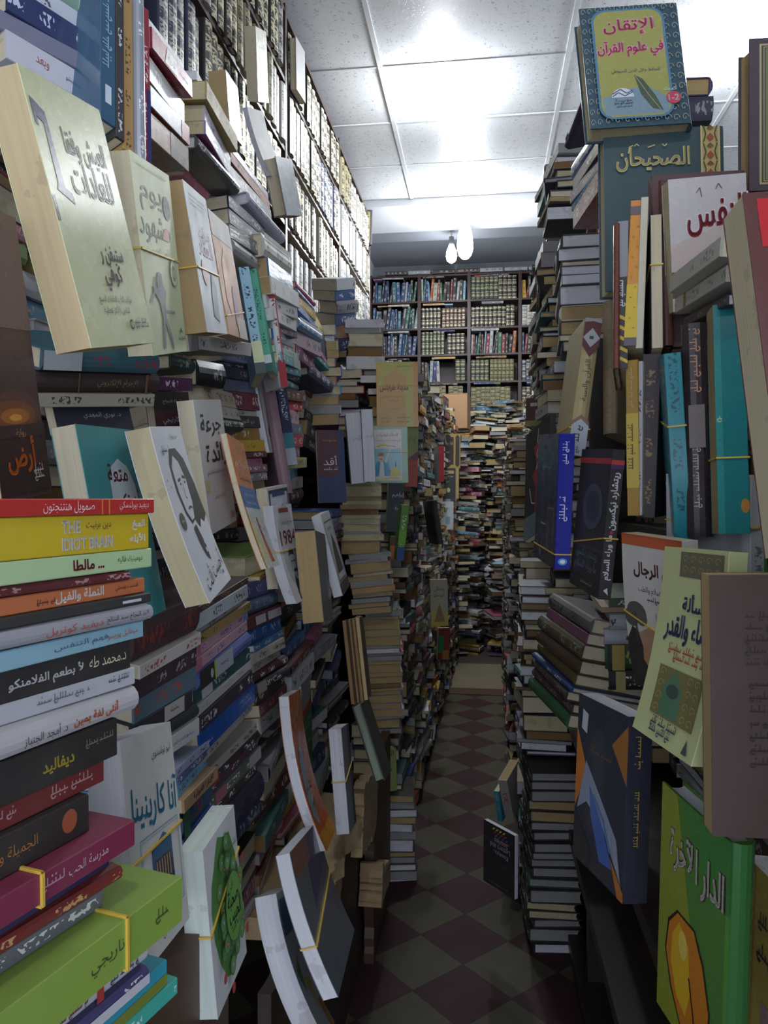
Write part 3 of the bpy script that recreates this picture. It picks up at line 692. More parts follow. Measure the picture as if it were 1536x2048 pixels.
P.update({
'habits':[-0.3905,0.7278,1.7297,90.23,8.57,13.5,0.1596,0.2481],
'dawn':[-0.4164,0.6228,1.5742,91.44,2.95,8.29,0.0793,0.2527],
'day':[-0.4098,0.929,1.7526,96.51,2.27,13.01,0.1592,0.2311],
'white1':[-0.4209,1.1189,1.809,96.8,6.91,11.19,0.1495,0.2107],
'thin1':[-0.5103,1.2622,1.8179,102.85,5.14,11.78,0.141,0.2234],
'orange1':[-0.4728,1.3705,1.8596,93.4,8.2,7.22,0.1437,0.2192],
'teal1':[-0.4388,0.8833,1.4165,91.83,9.43,2.44,0.156,0.2432],
'woman':[-0.3815,0.9351,1.4328,97.89,11.34,5.62,0.1491,0.2213],
'dose':[-0.4334,1.1919,1.5048,92.23,5.35,7.41,0.1451,0.2099],
'orange2':[-0.393,1.2363,1.4396,97.95,11.83,-2.81,0.1464,0.2254],
'bigb':[-0.4175,1.5794,1.3327,88.35,5.38,1.05,0.1363,0.2055],
'bigb2':[-0.4398,1.6286,1.3686,88.07,5.33,4.21,0.1533,0.2153],
'thick1':[-0.3464,1.6291,1.2772,92.83,6.81,-6.97,0.1234,0.1946],
'leanw':[-0.3581,1.8136,1.3185,92.52,14.96,3.6,0.1412,0.1984],
'navy1':[-0.465,2.2968,1.5471,27.2,5.08,1.12,0.0871,0.2247],
'heart':[-0.5275,1.798,1.6798,95.26,9.94,3.28,0.1485,0.2425],
'anna':[-0.3295,0.7294,1.1048,96.25,8.58,-9.72,0.1477,0.211],
'tree':[-0.3156,0.8971,0.944,93.1,4.85,0.18,0.1316,0.1976],
'mag1':[-0.3555,1.4394,0.9233,95.36,5.32,-8.9,0.1373,0.2841],
'greenw':[-0.46,1.9415,0.8506,93.38,0.08,2.39,0.1526,0.2556],
'mag2':[-0.2733,1.2225,0.7836,99.66,13.09,-16.55,0.3487,0.2],
'mag3':[-0.3119,1.198,0.687,101.15,9.97,-23.79,0.1405,0.2168],
'grayb':[-0.3075,1.7139,0.8057,93.93,6.11,-11.34,0.1236,0.2262],
'darkl':[-0.2847,2.0154,0.8012,93.06,19.32,-9.84,0.1475,0.2034],
'fan':[-0.2756,1.6979,1.0847,84.84,7.57,-4.23,0.0983,0.1831],
'blackw':[-0.3804,2.4918,1.623,11.95,-2.06,2.76,0.0396,0.2413],
'whitet':[-0.4259,2.5116,1.616,11.88,-1.47,4.98,0.0504,0.2373],
'yellow1':[-0.3422,3.003,1.8605,5.07,-0.75,0.5,0.1651,0.2581],
'poem':[-0.3764,3.0039,1.6231,4.89,-1.04,1.0,0.153,0.2295],
'dgreen':[-0.2857,3.0216,1.6119,12.24,-0.91,-1.25,0.0495,0.2358],
'ibra':[-0.3297,2.8456,1.4122,20.63,-5.24,-1.31,0.0644,0.1853],
'sea':[-0.3288,2.8461,1.2594,20.84,-5.62,-0.23,0.0431,0.0911],
'tallg':[-0.2986,2.8078,1.3176,20.45,-4.11,-4.95,0.0289,0.2094],
'blackt':[-0.2247,3.724,1.3286,19.83,1.16,8.98,0.0303,0.2178],
'redw':[-0.2372,4.2994,1.6426,20.14,0.57,-0.28,0.0298,0.2036],
'gold1':[-0.2419,5.6005,1.7943,10.08,-0.45,-0.26,0.1434,0.2548],
'gold2':[-0.2403,5.5519,1.554,10.19,0.12,-0.1,0.1264,0.2224],
'hamza':[-0.2592,5.4016,1.3225,10.16,-0.37,-0.5,0.0941,0.2005],
'bust':[-0.208,3.6044,0.9478,15.75,0.64,1.28,0.0835,0.2234],
'redgreen':[-0.2223,4.3035,0.6173,25.68,-1.18,-1.97,0.0699,0.1819],
'greenup':[-0.3398,2.755,0.444,30.63,2.12,0.49,0.053,0.1572],
'lblue':[-0.4907,1.573,1.8294,22.45,3.53,8.86,0.0225,0.2299],
'green1':[-0.4948,1.649,1.847,6.21,2.15,9.79,0.0181,0.2334],
'green2':[-0.5207,1.7935,1.8574,11.97,1.26,9.91,0.0121,0.1977],
'redwh':[-0.4709,1.7017,1.8147,36.59,0.15,8.25,0.018,0.2198],
'mauvet':[-0.4949,1.7781,1.6091,26.34,11.07,7.12,0.0313,0.3074],
'navyt':[-0.5565,2.1076,1.6522,32.49,2.03,7.66,0.03,0.2201],
'LB':[-0.5557,0.9087,2.0387,62.04,4.22,-2.92,0.113,0.1254],
'LBr':[-0.4716,0.9617,2.0483,64.58,12.21,-9.53,0.0828,0.2802],
'LBs':[-0.5234,0.9712,2.1142,64.75,2.05,-1.94,0.0346,0.1626],
'LC':[-0.5058,1.1642,2.0894,95.18,-1.35,7.55,0.1931,0.1801],
'LD':[-0.5247,1.4585,2.1621,91.62,-0.11,-1.15,0.2229,0.1486],
'LE':[-0.5368,1.737,2.146,82.79,7.11,-4.52,0.233,0.1751],
'LF':[-0.5788,1.5514,2.1159,88.83,0.76,-2.88,0.242,0.0892],
'LG':[-0.5186,1.6459,2.0254,86.83,4.73,1.64,0.2181,0.121],
'LH':[-0.4839,1.7917,1.9048,88.2,4.25,5.48,0.2277,0.3092],
'LI':[-0.5363,2.2447,1.9642,86.52,0.66,0.9,0.2394,0.2205],
'LJ':[-0.5362,2.4413,1.9287,88.17,4.74,-6.22,0.2414,0.2187],
'LK':[-0.5792,2.5886,1.7311,85.91,-3.09,-7.76,0.2373,0.2529],
'LL':[-0.5736,2.2635,1.636,89.83,-0.64,4.22,0.1987,0.4026],
'LM':[-0.5539,2.5457,1.8685,15.13,1.68,2.53,0.1214,0.3415],
'LM2':[-0.5668,3.1285,2.2135,46.56,-13.25,13.15,0.1032,0.2943],
'LO':[-0.4908,3.1296,2.0888,10.19,0.94,0.35,0.1604,0.2095],
'A':[-0.4444,2.7232,1.3703,10.16,-2.25,0.59,0.1517,0.2571],
'B':[-0.4022,2.6809,1.1403,8.79,-0.08,5.24,0.1521,0.2149],
'Cc':[-0.3653,2.7437,0.8093,9.72,-1.78,2.13,0.1379,0.4669],
'Cd':[-0.3206,2.8119,0.1427,9.92,2.25,-0.97,0.1468,0.3678],
'C1':[-0.4406,1.0061,1.1858,76.24,-7.1,8.85,0.1381,0.2183],
'C2':[-0.425,1.2076,1.1721,84.53,0.37,7.73,0.219,0.2476],
'C3':[-0.4421,1.5192,1.1319,85.57,7.22,0.18,0.1847,0.2956],
'C4':[-0.4277,1.0787,1.0041,91.31,5.1,0.01,0.1343,0.1282],
'C5':[-0.4544,1.3518,0.8954,78.64,-2.45,9.68,0.1912,0.2089],
'M1':[-0.5047,0.9571,1.6087,64.62,-16.85,6.44,0.184,0.0764],
'M2':[-0.4649,1.0876,1.6213,71.43,-2.85,5.92,0.1145,0.0209],
'M3':[-0.5078,1.2665,1.6805,73.01,-0.14,1.63,0.1227,0.0266],
'M3b':[-0.4855,1.3046,1.6708,72.99,-2.08,3.08,0.0861,0.0477],
'M4':[-0.5323,1.6584,1.6312,77.73,6.83,4.2,0.1411,0.291],
'M4b':[-0.5015,1.422,1.7444,78.21,-4.17,6.05,0.1887,0.0268],
'M5':[-0.5019,1.4136,1.6195,93.46,17.49,3.92,0.2107,0.0831],
'M6':[-0.5259,0.9735,1.5618,61.61,12.5,5.97,0.1184,0.043],
'M7':[-0.5094,1.1987,1.5839,62.84,2.44,6.09,0.0746,0.0821],
'itqan':[0.2812,1.4949,2.2679,4.82,11.79,2.54,0.1884,0.2603],
'sahih':[0.3375,1.4937,1.9948,3.42,3.69,0.18,0.2243,0.3114],
'qurtop':[0.5018,1.3004,2.0669,1.34,3.58,-0.78,0.1571,0.2517],
'two':[0.1835,0.5496,1.5332,-85.04,-3.61,8.68,0.0352,0.2488],
'nafs':[0.3489,1.2461,1.8477,5.56,-4.35,4.24,0.1198,0.2022],
'maroon':[0.3504,1.2939,1.8376,6.03,0.53,2.53,0.1496,0.2807],
'rf1':[0.2092,1.25,1.772,-11.11,4.15,0.25,0.0109,0.2346],
'rf2':[0.2194,1.2547,1.7745,-11.24,2.27,-0.06,0.0164,0.2368],
'rf3':[0.2355,1.2517,1.8077,-11.19,4.81,-2.33,0.0185,0.235],
'rf4':[0.2474,1.2453,1.8057,-11.1,2.06,-1.68,0.0113,0.2393],
'rf5':[0.2725,1.258,1.7953,-7.64,5.52,0.48,0.0179,0.2185],
'rf6':[0.29,1.2768,1.8296,-9.26,3.72,1.71,0.0179,0.2721],
'rh1':[0.2837,1.0903,1.7664,-83.58,4.12,-0.48,0.1908,0.0262],
'rh2':[0.298,1.1205,1.7404,-84.42,1.62,-1.71,0.1845,0.0219],
'rh3':[0.309,1.1314,1.714,-85.34,-1.48,-2.78,0.1746,0.0136],
'rj1':[0.2359,1.2538,1.5452,-25.45,-1.13,0.79,0.0193,0.2484],
'rj2':[0.2465,1.2525,1.5445,-25.33,0.08,0.03,0.0098,0.2453],
'rj3':[0.2626,1.262,1.5489,-20.7,-0.72,-1.85,0.0286,0.2618],
'rj4':[0.2748,1.1261,1.5199,-9.48,-8.18,4.26,0.0232,0.2696],
'rj5':[0.3001,1.1237,1.5449,-15.41,-2.33,1.93,0.0357,0.3022],
'rj6':[0.3304,1.0725,1.5566,-4.21,2.48,1.34,0.04,0.3106],
'rj7':[0.3783,1.1065,1.409,33.68,-3.22,4.39,0.0327,0.1418],
'blue':[0.1468,1.4121,1.4421,8.49,-4.06,-0.95,0.029,0.2482],
'nixon':[0.2079,1.273,1.4049,10.47,-3.55,-4.14,0.0214,0.247],
'diamond':[0.1933,1.507,1.6631,3.45,0.16,-7.16,0.0323,0.2656],
'torn':[0.2576,1.6268,1.7222,-31.65,6.8,3.36,0.0296,0.2839],
'men':[0.2329,1.1001,1.2813,-70.22,-2.03,-1.73,0.1507,0.2289],
'qadar':[0.2398,0.9249,1.2744,-78.26,3.39,1.46,0.1557,0.2313],
'brownb':[0.3014,0.7708,1.2481,0.25,0.91,0.88,0.1614,0.2556],
'paint':[0.1679,1.1241,1.0246,-73.55,3.29,2.97,0.1644,0.2482],
'akhira':[0.2262,0.8565,0.9761,-77.55,0.3,-1.87,0.1511,0.2701],
'oran':[0.3354,0.9371,0.8698,-87.67,3.14,3.98,0.165,0.2473],
'redstar':[0.122,1.7729,1.4959,-68.37,11.16,20.9,0.1207,0.2762],
'brownst':[0.2076,3.2192,1.8067,-20.29,3.38,0.39,0.0737,0.1199],
'greenst':[0.2513,3.0187,1.9228,-11.28,8.67,-0.53,0.0651,0.0884],
'essays':[0.0488,2.3673,0.3233,-48.04,-0.66,-0.77,0.1409,0.1987],
'turq':[0.0584,2.9016,0.2696,-19.71,-11.11,3.67,0.0203,0.1253],
'whit3':[0.0851,2.8505,0.3224,-19.55,-12.31,6.35,0.0349,0.1489],
'RC':[0.2505,1.9715,2.262,-80.31,-0.16,0.43,0.2604,0.1843],
'RC0':[0.2425,2.1273,2.4823,-79.53,-11.76,11.53,0.2569,0.028],
'RA':[0.3082,2.34,2.0669,-2.86,0.87,0.53,0.1622,0.3552],
'RC2':[0.3731,2.7206,2.3706,-84.73,-0.74,-6.55,0.1988,0.1006],
'RY':[0.3317,2.3028,1.4234,-4.34,1.44,-0.5,0.1363,0.3962],
'RW':[0.1599,1.715,1.0984,-74.23,11.76,-5.49,0.2422,0.2378],
'RX':[0.3689,1.6036,1.1494,0.28,-4.16,1.74,0.2335,0.1953],
'RU':[0.2292,2.4248,0.2891,3.53,-4.07,0.35,0.1624,0.5967],
'tiltg':[-0.6265,2.4145,2.4585,81.46,4.9,19.1,0.1551,0.1755],
'white2':[-0.7026,2.3636,2.5772,82.46,4.58,20.65,0.1361,0.2015],
'cream2':[-0.7999,2.695,3.0149,93.89,-3.66,25.39,0.1683,0.2292],
'skyb':[-0.6294,1.8715,2.4352,93.01,2.35,7.71,0.115,0.1419],
'grayc':[-0.8622,3.5388,3.4718,87.64,-0.63,4.97,0.1592,0.2339],
'gold3':[-0.9061,5.9001,3.5703,19.92,-2.74,-0.95,0.0727,0.2661],
'shelfend':[0.6119,6.2762,4.1253,0.34,-5.89,-0.97,0.1641,0.0414],
'RI':[0.4248,1.7543,2.3255,0.71,-3.15,-1.88,0.1459,0.0941],
})
# ------------------------------------------------------------------ left side: books showing their covers
INKG = '4a4036'
face_book('habits', 0.036, 'cfd3a0', 'cream self-help paperback with a big navy numeral seven on its glossy cover', m=M_GLOSS, page='c9b68c', back='cfd09a', art=[
    ('r', .0, .47, .035, .56, '3b1f22'), ('p', [(.03,.90),(.17,.865),(.19,.60),(.265,.585),(.275,.545),(.09,.585),(.115,.61),(.125,.82),(.06,.835),(.06,.80),(.03,.81)], '26275a'),
    ('t', 'العيش وفقا', .60, .775, .030, INKG, {'b': .0008, 'w': .56}), ('t', 'للعادات', .58, .655, .032, INKG, {'b': .001, 'w': .56}),
    ('t', 'ستيفن ر', .60, .365, .020, INKG, {'b': .0008, 'w': .34}), ('t', 'كوفي', .55, .275, .026, '5a4632', {'b': .0012, 'w': .26}),
    ('t', 'مؤلف كتاب العادات السبع', .50, .185, .010, '333333', {'w': .48}), ('t', 'للناس الأكثر فعالية', .48, .145, .010, '333333', {'w': .38}),
    ('e', .66, .085, .032, .022, '222222'), ('e', .66, .085, .022, .015, 'cfd3a0'), ('r', .655, .066, .665, .104, '222222'), ('q', .71, .092, .93, .007, '222222'), ('q', .71, .074, .93, .006, '222222')])
face_book('day', 0.030, 'd9e2b0', 'pale green paperback with a grey soldier figure held by a yellow rubber band', page='c', bands=[(.53, -.02)], art=[
    ('t', 'يوم', .40, .80, .030, '5b6058', {'w': .55}), ('t', 'مشهود', .44, .655, .036, '5b6058', {'w': .80}), ('p', [(.60,.62),(.78,.615),(.80,.685),(.74,.69),(.62,.655)], 'c98d78'),
    ('e', .80, .80, .10, .065, '4e5357'), ('t', 'رواية', .80, .80, .010, 'd9e2b0'), ('t', 'أيمن العتوم', .50, .545, .014, '6d7468', {'w': .45}),
    ('q', .10, .955, .9, .004, '9aa386'),
    ('p', [(.30,.40),(.36,.44),(.44,.43),(.46,.37),(.52,.33),(.47,.28),(.46,.20),(.56,.10),(.60,.02),(.56,.02),(.42,.17),(.36,.03),(.30,.03),(.36,.20),(.32,.28),(.20,.33),(.18,.36),(.30,.35)], '8d8c8c'),
    ('l', [(.10,.27),(.22,.34),(.28,.41)], .004, '8d8c8c'), ('l', [(.44,.235),(.72,.225)], .003, '9a9993'), ('o', .70, .43, .96, .56, .0, '777777'),
    ('e', .80, .445, .10, .075, '9aa282'), ('e', .80, .445, .088, .066, 'd9e2b0'), ('e', .80, .445, .06, .045, '9aa282'), ('t', '10', .80, .445, .010, 'e8efc5'), ('p', [(.78,.10),(.84,.14),(.90,.10),(.84,.12)], '555a50'), ('q', .74, .075, .95, .006, '555a50')])
face_book('dawn', 0.03, '4d3833', 'dark brown novel with glowing orange title standing behind the near stack', m=M_GLOSS, art=[
    ('r', 0, .02, 1, .22, '3a2a26'), ('r', 0, .6, 1, 1, '6f5a55'), ('e', .45, .31, .50, .075, '5f4034'), ('e', .45, .30, .40, .05, '7a4a2c'), ('e', .45, .295, .28, .028, 'a3682c'), ('e', .45, .29, .12, .012, 'd69a3c'), ('r', 0, .22, 1, .265, '3f2d28'),
    ('t', 'أرض', .45, .155, .032, 'd2691e', {'w': .55, 'b': .001}), ('t', 'رواية', .5, .235, .008, 'b98a5a'), ('q', .66, .095, .86, .008, 'c8bcb0'), ('q', .66, .07, .86, .008, 'c8bcb0')])
face_book('white1', 0.034, 'b4bac1', 'glossy white paperback with dark red title and an orange rubber band', m=M_MATTE, page='t', bands=[(.44,)], art=[
    ('q', .15, .93, .85, .004, '8b9096'), ('q', .15, .90, .85, .004, '8b9096'), ('q', .15, .87, .7, .004, '8b9096'), ('t', 'قد رأيت', .58, .70, .022, '9a2f35', {'w': .5}), ('t', 'العقاد', .55, .60, .026, 'a0464b', {'w': .62}),
    ('p', [(.45,.12),(.70,.08),(.78,.34),(.62,.44),(.5,.3)], '6f7c8a'), ('e', .32, .42, .12, .09, 'd9a7a7')])
face_book('thin1', 0.010, 'c4c6c6', 'thin grey paperback standing behind the glossy white paperback', art=[('q', .2, .8, .8, .008, '7a3b42'), ('r', 0, 0, 1, .3, '8a8b8a')])
face_book('orange1', 0.024, 'b06c28', 'orange and white plastic-wrapped paperback beside the glossy white paperback', m=M_MATTE, page='y', bands=[(.2, .1)], art=[
    ('r', 0, .80, 1, 1, 'b3ada2'), ('p', [(.25,.6),(.45,.75),(.5,.4),(.35,.15),(.2,.3)], 'c2762d'), ('p', [(.5,.1),(.7,.2),(.65,.45),(.55,.4)], '7c4f8a'), ('r', .55, .0, 1, .18, 'b5a592')])
spine_book('lblue', .16, '9bc9dc', 'light blue paperback spine leaning beside the orange wrapped paperback', fx=1, ink='2b3550', sart=[('r', 0, 0, .1, 1, '3b4a50'), ('r', .1, 0, .3, 1, 'd8dfae')], hard=False)
spine_book('green1', .16, '55b191', 'sea green paperback spine with pale foot leaning right of the light blue one', ink='1f5a48', sart=[('r', 0, 0, .08, 1, '17584d'), ('r', .08, 0, .16, 1, 'd9e4de')])
spine_book('green2', .15, '1f9a5c', 'bright green thin paperback spine with a white label near its foot', ink='0f3a26', sart=[('r', .07, 0, .2, 1, 'dfe7e0')])
spine_book('redwh', .16, 'd9d9d6', 'white and red hardback spine leaning right of the green spines', hard=True, ink='7a2028', sart=[('r', 0, 0, .28, 1, 'a3242b'), ('r', .92, 0, .98, 1, 'b3262c'), ('r', .28, .1, .9, .25, 'b3404c')])
spine_book('mauvet', .17, '8c6e78', 'tall mauve bound volume leaning between the heart cover and the navy spine', hard=True, fx=0, spine='84666f', page='g')
spine_book('navyt', .16, '22305c', 'navy paperback spine with a starry turquoise foot leaning among left stacks', ink='dfe4ee', sart=[('r', 0, 0, .22, 1, 'cfd9de'), ('r', .22, 0, .42, 1, '3b97a8'), ('t', 'نور', .62, .5, .014, 'e3e6ec'), ('t', 'أنا', .85, .5, .012, 'e3e6ec')])
face_book('heart', 0.02, 'c9c8c4', 'grey-white paperback showing a dark red heart candle near its foot', page='w', art=[
    ('l', [(.2,.75),(.5,.62),(.8,.7),(.6,.5),(.55,.32)], .0018, '8a8986'), ('e', .42, .20, .18, .075, '6b1520'), ('e', .66, .20, .18, .075, '6b1520'), ('p', [(.26,.19),(.82,.19),(.55,.05)], '6b1520'), ('p', [(.5,.25),(.55,.36),(.6,.25)], 'e0a040'), ('r', .0, .0, .04, 1, '5a5752')], back='c2304a')
face_book('teal1', 0.030, '3f9c9b', 'teal plastic-wrapped paperback with white blot and dark red title', m=M_PLAST, page='c', art=[
    ('p', [(.38,.72),(.44,.80),(.58,.84),(.72,.80),(.82,.70),(.86,.50),(.80,.40),(.6,.42),(.42,.40),(.36,.5)], 'd7dad9'), ('t', 'متعة', .53, .765, .022, '862338', {'w': .34, 'b': .0008}), ('t', 'أن تكون', .62, .62, .03, '862338', {'w': .48, 'b': .0008}), ('t', 'في', .78, .48, .02, '862338')])
face_book('woman', 0.030, 'dfe2e6', 'white paperback with black-haired woman drawing crossed by a yellow rubber band', page='y', bend=(.022, 2.0), m=M_MATTE, art=[
    ('p', [(.28,.78),(.40,.87),(.60,.87),(.80,.80),(.95,.64),(1.0,.44),(.86,.40),(.76,.43),(.66,.38),(.56,.44),(.44,.42),(.34,.48),(.27,.62)], '1b1b1d'),
    ('p', [(.33,.76),(.45,.83),(.58,.79),(.68,.68),(.66,.54),(.56,.45),(.46,.44),(.38,.50),(.33,.62)], 'd9dcdf'), ('l', [(.40,.68),(.50,.69)], .004, '222222'), ('l', [(.56,.70),(.66,.69)], .004, '222222'), ('e', .46, .66, .02, .008, '222222'), ('e', .61, .665, .02, .008, '222222'), ('l', [(.52,.66),(.50,.58),(.54,.57)], .0015, '555555'), ('l', [(.47,.51),(.53,.52),(.59,.51)], .003, '444444'),
    ('p', [(.42,.40),(.52,.41),(.60,.28),(.58,.18),(.50,.22),(.44,.30)], '2a2a2c'), ('e', .60, .30, .03, .02, 'dfe2e6'), ('e', .56, .25, .025, .016, 'dfe2e6'),
    ('t', 'أحببت أنت', .52, .13, .030, '202022', {'w': .78, 'a': 8}), ('q', .15, .86, .38, .010, '333333'), ('t', 'سيرة روائية', .62, .94, .008, '222222'), ('e', .15, .46, .075, .05, '55543f'), ('q', .10, .46, .20, .004, 'd0cda8'), ('e', .80, .08, .02, .012, '202022'), ('e', .06, .70, .008, .006, '202022'), ('e', .12, .66, .01, .006, '202022')])
face_book('dose', 0.026, 'd3d4cf', 'white plastic-wrapped paperback with two lines of grey brush lettering', m=M_PLAST, page='c', art=[
    ('t', 'جرعة', .48, .80, .036, '5a5a5a', {'w': .72, 'b': .0014}), ('t', 'زائدة', .55, .57, .040, '4f4f50', {'w': .74, 'b': .0016}), ('q', .15, .44, .85, .006, '777777'), ('q', .3, .25, .7, .006, '888888'), ('p', [(.05,.40),(.2,.38),(.16,.30),(.04,.31)], 'cfc98a'), ('r', .8, .04, .95, .10, 'c08a8a')])
face_book('orange2', 0.010, 'd67f3f', 'thin orange and blue booklet with a red figure leaning out at its foot', bend=(.02, 2.2), m=M_GLOSS, art=[
    ('t', 'أحكم', .5, .80, .022, 'ecd9b8', {'w': .8}), ('q', .2, .68, .9, .008, '4a2a1a'), ('r', 0, .46, 1, .62, '2a6ab0'), ('q', .25, .56, .8, .008, 'cfe0f0'), ('q', .15, .50, .85, .006, 'cfe0f0'), ('r', 0, .0, 1, .46, 'cdd4cf'), ('p', [(.1,.40),(.5,.12),(.3,.02),(.0,.1),(.0,.4)], 'd9d29a'), ('p', [(.45,.34),(.55,.36),(.62,.22),(.72,.04),(.5,.04),(.48,.2)], 'a8402c'), ('e', .5, .37, .05, .02, 'a8402c')])
face_book('bigb2', 0.024, 'c9cbd0', 'white bordered paperback standing behind the white novel with a portrait', art=[('o', .05, .02, .97, .97, .05, '2a2d3c'), ('r', .2, .90, .8, .95, '24437c'), ('t', 'في نفسي وأمي', .5, .80, .014, '23242c', {'w': .75})])
face_book('bigb', 0.022, 'd9dadd', 'white novel numbered 1984 with a black moustached portrait and rubber band', bend=(.03, 2.2), m=M_MATTE, page='w', bands=[(.53,)], art=[
    ('e', .55, .55, .44, .46, 'b9bbbd'), ('r', 0, 0, .12, 1, 'd9dadd'), ('t', 'جورج أورويل', .6, .82, .016, '222222', {'w': .6}), ('t', '1984', .55, .655, .030, '7d1b22', {'w': .82, 'b': .0016}), ('r', .25, .92, .75, .965, '8a2028'),
    ('p', [(.30,.02),(.34,.20),(.45,.28),(.62,.28),(.80,.20),(.88,.02)], '1c1c1e'), ('p', [(.38,.44),(.44,.52),(.60,.52),(.68,.44),(.66,.30),(.58,.22),(.46,.22),(.40,.32)], 'a9abad'), ('p', [(.36,.46),(.42,.54),(.62,.54),(.70,.44),(.64,.47),(.46,.48)], '161618'), ('r', .42, .40, .50, .415, '161618'), ('r', .55, .40, .64, .415, '161618'), ('p', [(.42,.315),(.53,.335),(.64,.315),(.60,.295),(.46,.295)], '161618'), ('p', [(.5,.2),(.54,.26),(.58,.2),(.55,.05)], 'd9dadd')])
face_book('thick1', 0.045, '6c6a68', 'thick book in dusty plastic wrap with tan page edges standing right of the white novel', m=M_PLAST, page='t', hard=False)
face_book('leanw', 0.022, 'c4c6c4', 'white paperback with a framed picture leaning behind the thick wrapped book', art=[('o', .1, .15, .92, .9, .03, '6a5a4a'), ('p', [(.2,.25),(.8,.25),(.7,.6),(.5,.75),(.3,.5)], '4a443c'), ('q', .3, .8, .7, .012, '333333'), ('r', 0, 0, 1, .14, '4a3432')], page='w')
face_book('navy1', 0.02, '21355e', 'dark navy cover with a maroon upper part facing the aisle behind the page-edge stack', art=[('r', 0, .35, .75, 1, '4a2430'), ('t', 'أقد', .45, .58, .03, 'd6d2d4', {'w': .5}), ('q', .2, .85, .7, .01, 'b0763a'), ('q', .2, .45, .7, .012, 'c9c3c8')])
for nm, cc, lab in (('whitet', 'a9adb3', 'grey-white page block standing on the tan page-edge stack, left one of two'), ('blackw', '1d1d20', 'black-backed book with pale page block standing on the tan page-edge stack')):
    c, u, v, n, W, H = fr(nm)
    book('paperback_book', basis(-n, v, u, c - n * .075), .15, H, W, cc, lab, page='w', fx=0)
face_book('yellow1', 0.02, 'c99a2a', 'large yellow book with an ornate arch and red calligraphy in the left heap', m=M_GLOSS, bands=[(.64,)], art=[
    ('r', .90, 0, 1, 1, 'c58a2c'), ('r', .06, .0, .88, 1, 'b6ad35'), ('p', [(.06,.0),(.06,.62),(.16,.66),(.20,.78),(.45,.88),(.70,.78),(.74,.66),(.62,.55),(.70,.40),(.72,.0)], 'c2942e'),
    ('t', 'مدينة طرابلس', .42, .60, .030, '8f2a1c', {'w': .68, 'b': .0012}), ('t', 'من العهد الأسدي', .42, .47, .014, '7a3a1c', {'w': .62}), ('q', .3, .40, .55, .008, '7a3a1c'), ('q', .35, .28, .6, .008, '5a3a1c'), ('q', .12, .14, .32, .008, '5a3a1c'), ('q', .5, .14, .8, .008, '5a3a1c'), ('q', .12, .08, .32, .008, '5a3a1c'), ('q', .5, .08, .8, .008, '5a3a1c'), ('q', .5, .93, .86, .007, '5a3a1c')])
face_book('poem', 0.012, '98c4a4', 'mint bordered booklet with a cartoon of a man raising a flowering branch', m=M_GLOSS, bands=[(.53,)], art=[
    ('r', .03, .04, .84, .93, 'e3ddd3'), ('r', .05, .12, .82, .60, '8fcbd3'), ('t', 'قصائد شعبيات', .47, .84, .018, '2b5a8a', {'w': .55}), ('t', 'في مكافحة الإيدز والمخدرات', .46, .735, .010, 'a8305a', {'w': .68}),
    ('p', [(.08,.12),(.18,.36),(.36,.40),(.50,.34),(.56,.12)], '4b9fc0'), ('p', [(.24,.12),(.28,.38),(.36,.38),(.38,.12)], 'e8e2d8'), ('p', [(.44,.34),(.54,.56),(.58,.62),(.54,.64),(.46,.50),(.38,.38)], 'dcd8ce'), ('e', .30, .44, .085, .07, 'd9c3ad'), ('p', [(.22,.47),(.26,.54),(.36,.53),(.38,.47)], 'a86a3a'), ('l', [(.26,.42),(.34,.42)], .002, '3a2a20'),
    ('p', [(.52,.12),(.56,.24),(.66,.28),(.78,.22),(.80,.12)], 'd6c23a'), ('p', [(.66,.28),(.68,.40),(.70,.28)], '3a4a4a'), ('l', [(.18,.63),(.35,.66),(.60,.64),(.70,.62)], .002, '4a6a3a'), ('e', .28, .66, .04, .025, 'e3cf3a'), ('e', .40, .67, .04, .025, 'e3cf3a'), ('e', .50, .65, .03, .02, 'e3cf3a'), ('p', [(.05,.06),(.6,.12),(.82,.12),(.82,.04),(.05,.04)], 'd9d6a4'), ('q', .5, .085, .75, .006, '444444')])
face_book('dgreen', 0.012, '7f8a4a', 'olive and red booklet standing right of the mint bordered booklet', art=[('r', 0, 0, 1, .45, 'a8432c'), ('p', [(0,.45),(1,.6),(1,.45)], '6a2f4a'), ('t', 'إرث', .5, .8, .03, '2a2a1a', {'w': .6})])
face_book('ibra', 0.02, '3e454a', 'slate plastic-wrapped book with white title standing under the mint bordered booklet', m=M_PLAST, art=[('t', 'إبراهيم', .6, .75, .02, 'dfe3e6', {'w': .7}), ('t', 'قصة', .65, .5, .018, 'dfe3e6', {'w': .4})])
face_book('sea', 0.012, 'b5632a', 'small orange-brown booklet low in the left heap', art=[('r', 0, .6, 1, 1, '5a4032')])
spine_book('tallg', .15, '5c8f3a', 'tall green and blue spine leaning beside the slate wrapped book', ink='e0e6d0', sart=[('r', 0, 0, .25, 1, '2a4a86'), ('r', .3, 0, .55, 1, '6fae3a')])
spine_book('blackt', .16, '141214', 'tall black ledger leaning beside the blue book in the far left heap', hard=True, fx=0)
spine_book('redw', .10, 'cfcfd2', 'red and white curled paperback in the far left heap', spine='b8232e', fx=0)
face_book('gold1', 0.04, '2f1c20', 'dark brown hardback with gold frame facing the aisle, upper of two', name='hardback_book', hard=True, art=[('r', 0, 0, 1, 1, 'b59a52'), ('p', arc(.34, .5, .32, .48, 24), '2f1c20'), ('r', .03, .1, .65, .9, '2f1c20'), ('t', 'فرات وشفاء', .36, .72, .03, 'd8c48a', {'w': .5}), ('q', .25, .45, .5, .012, 'c9b88a'), ('p', [(.75,.1),(.85,.03),(.95,.1),(.95,.9),(.85,.97),(.75,.9)], '3a2c24'), ('q', .15, .2, .5, .012, 'c9b88a')])
